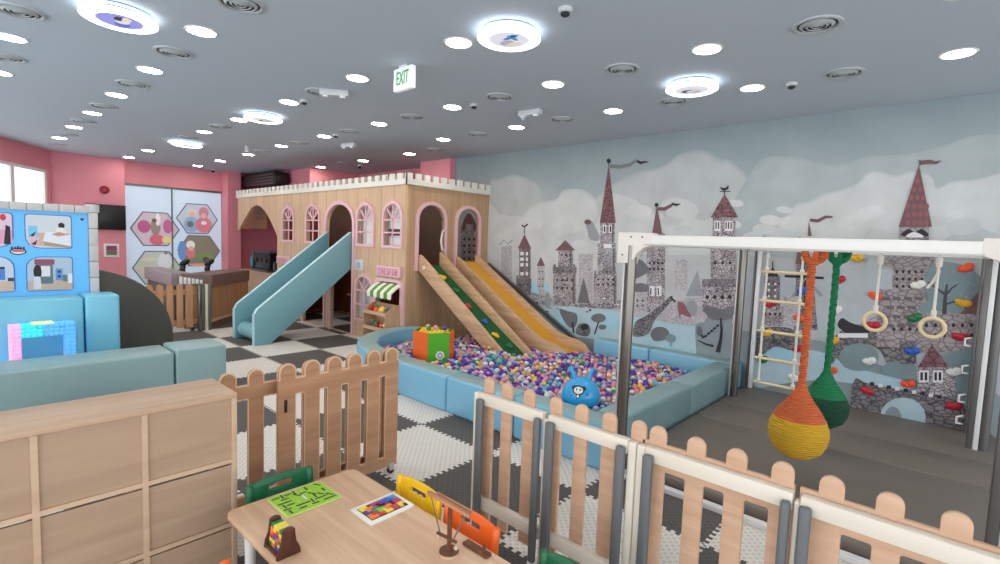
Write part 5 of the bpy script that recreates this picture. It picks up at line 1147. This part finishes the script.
t = thing('far_fence', 'small light wood picket fence by the reception counter', 'fence panel', (-11.1, 2.9, 0))
for k in range(6): 
    c = 2.33 + k * .165; P = [(c - .055, .07), (c + .055, .07)] + arc(c, .88, .055, 0, 180, 8); MB().plate(P, [], .03, FW2, fx(-11.1)).build('picket', t, smooth=False)
for z in (.12, .72): MB().box(-11.14, -11.11, 2.27, 3.28, z, z + .1, FW2).build('rail', t)
for y in (2.4, 2.8, 3.2): MB().box(-11.16, -11.06, y - .03, y + .03, 0, .07, BLACK, .005).build('foot', t)
t = thing('fence_end_post', 'steel and cream double post ending the small far fence', 'post', (-10.98, 3.36, 0))
for i, (y, m) in enumerate(((3.3, STEEL), (3.36, STEELD), (3.42, CREAM), (3.48, STEELD))): MB().box(-11.04, -10.96, y - .028, y + .028, 0, .92, m, .006).build('profile', t)
for i, (x, y, l) in enumerate(((-12.5, 3.45, 'black countertop terminal standing before the hexagon pictures, left one'), (-12.5, 3.94, 'black countertop terminal nearer the pink column, right one'))):
    t = thing('card_terminal', l, 'terminal', (x, y, 1.0), 'dark devices on the reception counter')
    MB().box(x - .08, x + .08, y - .1, y + .1, .96, 1.0, BLACK, .01).build('base', t); MB().tube([(x, y, 1.0), (x, y - .03, 1.12), (x, y, 1.22)], [.05, .06, .05], BLACK, 10).build('stem', t)
    MB().ball((x, y + .02, 1.27), .1, BLACK, 3, (.7, 1.15, .6), Matrix.Rotation(.5, 4, 'X')).build('screen', t)
tag(MB().box(-12.8, -12.3, 3.4, 4.1, .9, .96, CBR).box(-12.75, -12.4, 3.45, 4.0, 0, .9, CBR).build('till_stand'), 'brown stand carrying the dark terminals behind the counter', 'stand')
t = thing('paper_strip', 'row of small white and red cards on the far fence top', 'cards', (-11.0, 3.2, .9))
for k in range(6): MB().box(-11.08, -11.06, 2.98 + k * .07, 3.03 + k * .07, .93, 1.08 - .015 * k, WHITE, .002).build('card', t)
# things on the far pink walls
t = thing('wall_television', 'black flat television on the pink column left of the glass doors', 'television', (-16.05, 2.85, 1.9))
MB().box(-16.08, -16.02, 2.3, 3.12, 1.92, 2.55, BLACK, .01).build('screen', t); MB().box(-16.12, -16.08, 2.6, 2.8, 2.1, 2.4, STEELD).build('bracket', t)
t = thing('fire_alarm_bell', 'round dark red fire alarm on the pink column above the television', 'fire alarm', (-16.1, 2.7, 2.85))
MB().lathe([(.001, 0), (.1, 0), (.1, .03), (.07, .06), (.001, .065)], (-16.12, 2.7, 2.92), mat('alarm red', (130, 22, 40), .4), 20, axis=0).build('bell', t); MB().lathe([(.001, .06), (.03, .06), (.025, .075), (.001, .075)], (-16.12, 2.7, 2.92), RED, 12, axis=0).build('button', t)
t = thing('wall_notice', 'small framed notice on the pink column under the television', 'notice', (-16.1, 2.8, 1.2))
MB().box(-16.12, -16.1, 2.66, 2.98, 1.22, 1.56, WHITE, .004).build('frame', t); MB().box(-16.1, -16.095, 2.71, 2.93, 1.27, 1.4, mat('notice green', (110, 120, 90), .5)).box(-16.1, -16.095, 2.71, 2.93, 1.4, 1.51, mat('notice plum', (150, 60, 110), .5)).build('print', t, smooth=False)
t = thing('air_conditioner', 'black box air unit high in the pink niche above the castle', 'air conditioner', (-15.3, 6.1, 3.2))
MB().box(-16.1, -13.8, 6.0, 6.38, 3.3, 3.66, BLACK, .02).build('body', t)
for k in range(4): MB().box(-16.0, -13.9, 5.985, 6.0, 3.34 + k * .08, 3.38 + k * .08, STEELD).build('slat', t)
MB().box(-15.6, -15.55, 6.2, 6.25, 3.66, 3.74, BLACK).box(-14.35, -14.3, 6.2, 6.25, 3.66, 3.74, BLACK).build('hanger', t)
tag(MB().box(-16.34, -16.29, -.0, .0001, 3.3, 3.5, GREEN).build('exit_plate'), 'small green exit plate', 'exit plate') if False else None

# ---------------------------------------------------------------- table, chairs and games
TZ = .5
t = thing('activity_table', 'light oak children table with rounded corners and white legs', 'table', (-1.85, 1.31, 0))
tx0, tx1, ty0, ty1 = -2.735, -.9, .93, 1.69
MB().plate(rrect(tx0, tx1, ty0, ty1, .05, 6), [], .026, TABLEW, fz(TZ - .013), .003).build('table_top', t)
MB().plate(rrect(tx0 + .004, tx1 - .004, ty0 + .004, ty1 - .004, .047, 6), [], .004, mat('table underside edge', (150, 120, 96), .6), fz(TZ - .029)).build('edge_band', t)
for x in (tx0 + .1, tx1 - .1):
    for y in (ty0 + .09, ty1 - .09): MB().lathe([(.001, 0), (.024, 0), (.028, TZ - .032), (.001, TZ - .032)], (x, y, 0), WHITE, 16).build('leg', t)
def chair(m, label, loc, rz):
    t = thing('kids_chair', label, 'chair', (0, 0, 0), 'small plastic chairs round the table')
    w = .182
    top = [(-w, .24), (w, .24), (w, .53)] + [(w * math.cos(a), .53 + .035 * math.sin(a)) for a in (PI * k / 14 for k in range(1, 14))] + [(-w, .53)]
    MB().plate(top, [rrect(-.07, .07, .488, .522, .014, 4)], .02, m, lambda u, v, q: Vector((u, -.15 - (v - .24) * .1 + q, v)), .004).build('backrest', t)
    for s_ in (-1, 1):
        MB().tube([(s_ * (w - .005), -.14, .0), (s_ * (w - .005), -.148, .25), (s_ * (w - .005), -.172, .48), (s_ * (w - .005), -.178, .54), (s_ * (w - .005), -.178, .55)], [.017, .02, .022, .022, .014], m, 12).build('rear_leg', t)
        MB().tube([(s_ * (w - .01), .15, .0), (s_ * (w - .015), .14, .27)], [.015, .02], m, 12).build('front_leg', t)
    MB().plate(rrect(-w + .005, w - .005, -.15, .17, .03, 5), [], .02, m, fz(.275), .005).build('seat', t)
    t.location = loc; t.rotation_euler = (0, 0, rz); return t
chair(mat('chair green', (10, 100, 62), .4), 'dark green plastic chair at the table end by the gate', (-2.66, 1.27, 0), -PI / 2)
chair(mat('chair yellow', (248, 196, 24), .38), 'yellow plastic chair at the long table side, by the tile puzzle', (-2.195, 1.61, 0), PI)
chair(mat('chair orange', (246, 104, 34), .38), 'orange plastic chair behind the wooden balance game', (-1.765, 1.61, 0), PI)
chair(mat('chair green', (10, 100, 62), .4), 'dark green plastic chair against the fence, cut off by the bottom edge', (-1.13, 1.64, 0), PI)
chair(mat('chair orange', (246, 104, 34), .38), 'orange plastic chair at the table corner beside the cabinet', (-2.05, .935, 0), 0)
# green maze board
t = thing('maze_board', 'lime green maze board with dark grooves lying on the table', 'maze board', (-2.57, 1.29, TZ))
MB().plate(rrect(-2.705, -2.445, 1.13, 1.445, .012, 3), [], .008, mat('maze rim', (206, 214, 130), .4), fz(TZ + .004), .001).build('board', t)
mb = MB().plate(rect(-2.695, -2.455, 1.14, 1.435), [], .002, mat('lime', (150, 204, 44), .4), fz(TZ + .0085)); MZI = mat('maze ink', (42, 60, 48), .5); MZP = mat('maze pale', (214, 232, 150), .5)
random.seed(21); gx, gy = 6, 8
for i in range(gx):
    for j in range(gy):
        x, y = -2.685 + (i + .5) * .22 / gx, 1.15 + (j + .5) * .275 / gy
        if 3 <= j <= 4 and 2 <= i <= 3: continue
        if random.random() < .62:
            if random.random() < .5: mb.bar((x - .02, y - .012, TZ + .01), (x + .02, y + .012, TZ + .01), .008, .003, MZI) if random.random() < .5 else mb.box(x - .02, x + .02, y - .0045, y + .0045, TZ + .009, TZ + .0115, MZI)
            else: mb.box(x - .0045, x + .0045, y - .02, y + .02, TZ + .009, TZ + .0115, MZI)
        if random.random() < .3: mb.box(x - .01, x + .01, y + .008, y + .012, TZ + .009, TZ + .0105, MZP)
mb.box(-2.6, -2.55, 1.283, 1.292, TZ + .009, TZ + .013, WHITE); mb.build('maze_pattern', t, smooth=False)
# tile puzzle
t = thing('tile_puzzle', 'white framed board of coloured block puzzle pieces on the table', 'puzzle', (-2.19, 1.54, TZ))
MB().plate(rrect(-2.295, -2.095, 1.40, 1.68, .008, 3), [], .01, mat('puzzle white', (240, 238, 232), .4), fz(TZ + .005), .001).build('tray', t)
MB().box(-2.268, -2.122, 1.425, 1.655, TZ + .01, TZ + .0115, mat('puzzle black', (28, 28, 32), .5)).build('bed', t)
PC = [mat('piece ' + n, c, .4) for n, c in (('red', (206, 44, 44)), ('orange', (240, 130, 50)), ('yellow', (244, 218, 70)), ('lime', (130, 190, 60)), ('blue', (40, 92, 180)), ('sky', (60, 150, 200)), ('magenta', (180, 40, 110)), ('purple', (90, 50, 130)), ('green', (30, 130, 80)))]
lay = ['YYPPAAB.', 'YOOPRABB', '.OGGRRSB', 'MMGLLR.S', 'MWWLYYSS', 'MPWOOYGG', 'BPPORR.G', 'BB..RRLL', 'SBMMYYLK', 'SSMMYKKK']
key = {'R': 0, 'O': 1, 'Y': 2, 'L': 3, 'B': 4, 'S': 5, 'M': 6, 'P': 7, 'G': 8, 'A': 1}
cellsp = {(i, j): ch for j, row in enumerate(lay) for i, ch in enumerate(row[:6]) if ch in key}
while cellsp:
    st_ = [next(iter(cellsp))]; ch = cellsp[st_[0]]; mb = MB()
    while st_:
        c = st_.pop()
        if cellsp.get(c) != ch: continue
        del cellsp[c]; i, j = c; x, y = -2.262 + i * .0225, 1.428 + j * .0225
        mb.box(x, x + .0225, y, y + .0225, TZ + .0115, TZ + .017, PC[key[ch]])
        st_ += [(i + 1, j), (i - 1, j), (i, j + 1), (i, j - 1)]
    mb.build('puzzle_piece', t, smooth=False)
# brown stacking game with coloured rods between two flared end boards
t = thing('stacking_game', 'dark brown wooden game with coloured rods between two flared ends', 'stacking game', (-2.22, 1.0, TZ))
BRN = wood('dark walnut', (92, 52, 40), (70, 38, 30), 2, 12, .4)
def endb(x, w0, w1, z1):
    cy = 1.0; P = [(cy - w0, TZ), (cy + w0, TZ), (cy + w0 * .92, TZ + .03), (cy + w1 * 1.2, TZ + z1 * .5), (cy + w1, TZ + z1 * .85)] + arc(cy, TZ + z1 - w1 * .35, w1, 0, 180, 8, w1 * .5) + [(cy - w1, TZ + z1 * .85), (cy - w1 * 1.2, TZ + z1 * .5), (cy - w0 * .92, TZ + .03)]
    MB().plate(P, [], .022, BRN, fx(x), .004).build('end_board', t)
endb(-2.29, .05, .025, .13); endb(-2.15, .055, .028, .13)
MB().box(-2.3, -2.14, .953, 1.047, TZ, TZ + .018, BRN, .005).build('base', t)
random.seed(9)
for k in range(6):
    for q in range(4):
        w = .036 - .002 * k; x = -2.277 + q * .0285 + .0143
        MB().box(x - .0135, x + .0135, 1.0 - w, 1.0 + w, TZ + .0185 + k * .0165, TZ + .0345 + k * .0165, PC[random.choice([0, 2, 4, 8, 1, 2, 0])], .002).build('rod', t)
# wooden balance game
WAL = wood('walnut', (120, 76, 52), (92, 56, 38), 2, 12, .45)
t = thing('balance_game', 'wooden balance game, post on round base with crossbar and strings', 'balance game', (-1.655, 1.54, TZ))
bx, by = -1.655, 1.535
MB().lathe([(.001, 0), (.05, 0), (.05, .012), (.001, .012)], (bx, by, TZ), mat('pale wood', (206, 176, 150), .5), 26).build('base_rim', t); MB().lathe([(.001, .012), (.047, .012), (.045, .018), (.001, .018)], (bx, by, TZ), WAL, 26).build('base', t)
MB().lathe([(.001, .016), (.011, .016), (.011, .225), (.001, .225)], (bx, by, TZ), WAL, 14).build('post', t)
CB = wood('bar wood', (196, 140, 104), (166, 112, 80), 0, 12)
MB().bar((bx - .16, by + .0, TZ + .237), (bx + .13, by + .0, TZ + .237), .022, .018, CB, .003).bar((bx - .12, by + .022, TZ + .24), (bx + .12, by + .022, TZ + .24), .012, .016, CB, .003).build('crossbar', t)
STR = mat('string', (110, 100, 92), .8)
for x, lo in ((bx - .14, .07), (bx + .1, .09)):
    MB().tube([(x, by, TZ + .23), (x * .5 + bx * .5 + (.02 if x < bx else -.01), by - .01, TZ + lo)], .0035, STR, 6).build('string', t)
MB().bar((bx - .075, by - .01, TZ + .075), (bx + .06, by - .01, TZ + .085), .014, .012, WAL, .003).build('swing_bar', t)
for s_ in (-1, 1): MB().ball((bx + s_ * .06, by - .012, TZ + .06), .011, mat('pale wood', (206, 176, 150), .5), 2).build('weight', t)
t = thing('peg_rack', 'short dark wooden rack with pegs lying behind the balance game', 'peg rack', (-1.6, 1.63, TZ))
MB().box(-1.66, -1.5, 1.625, 1.665, TZ, TZ + .016, WAL, .003).build('base', t)
for x in (-1.535, -1.53): MB().lathe([(.001, 0), (.006, 0), (.006, .03), (.001, .03)], (x, 1.645, TZ + .016), WAL, 10).build('peg', t)
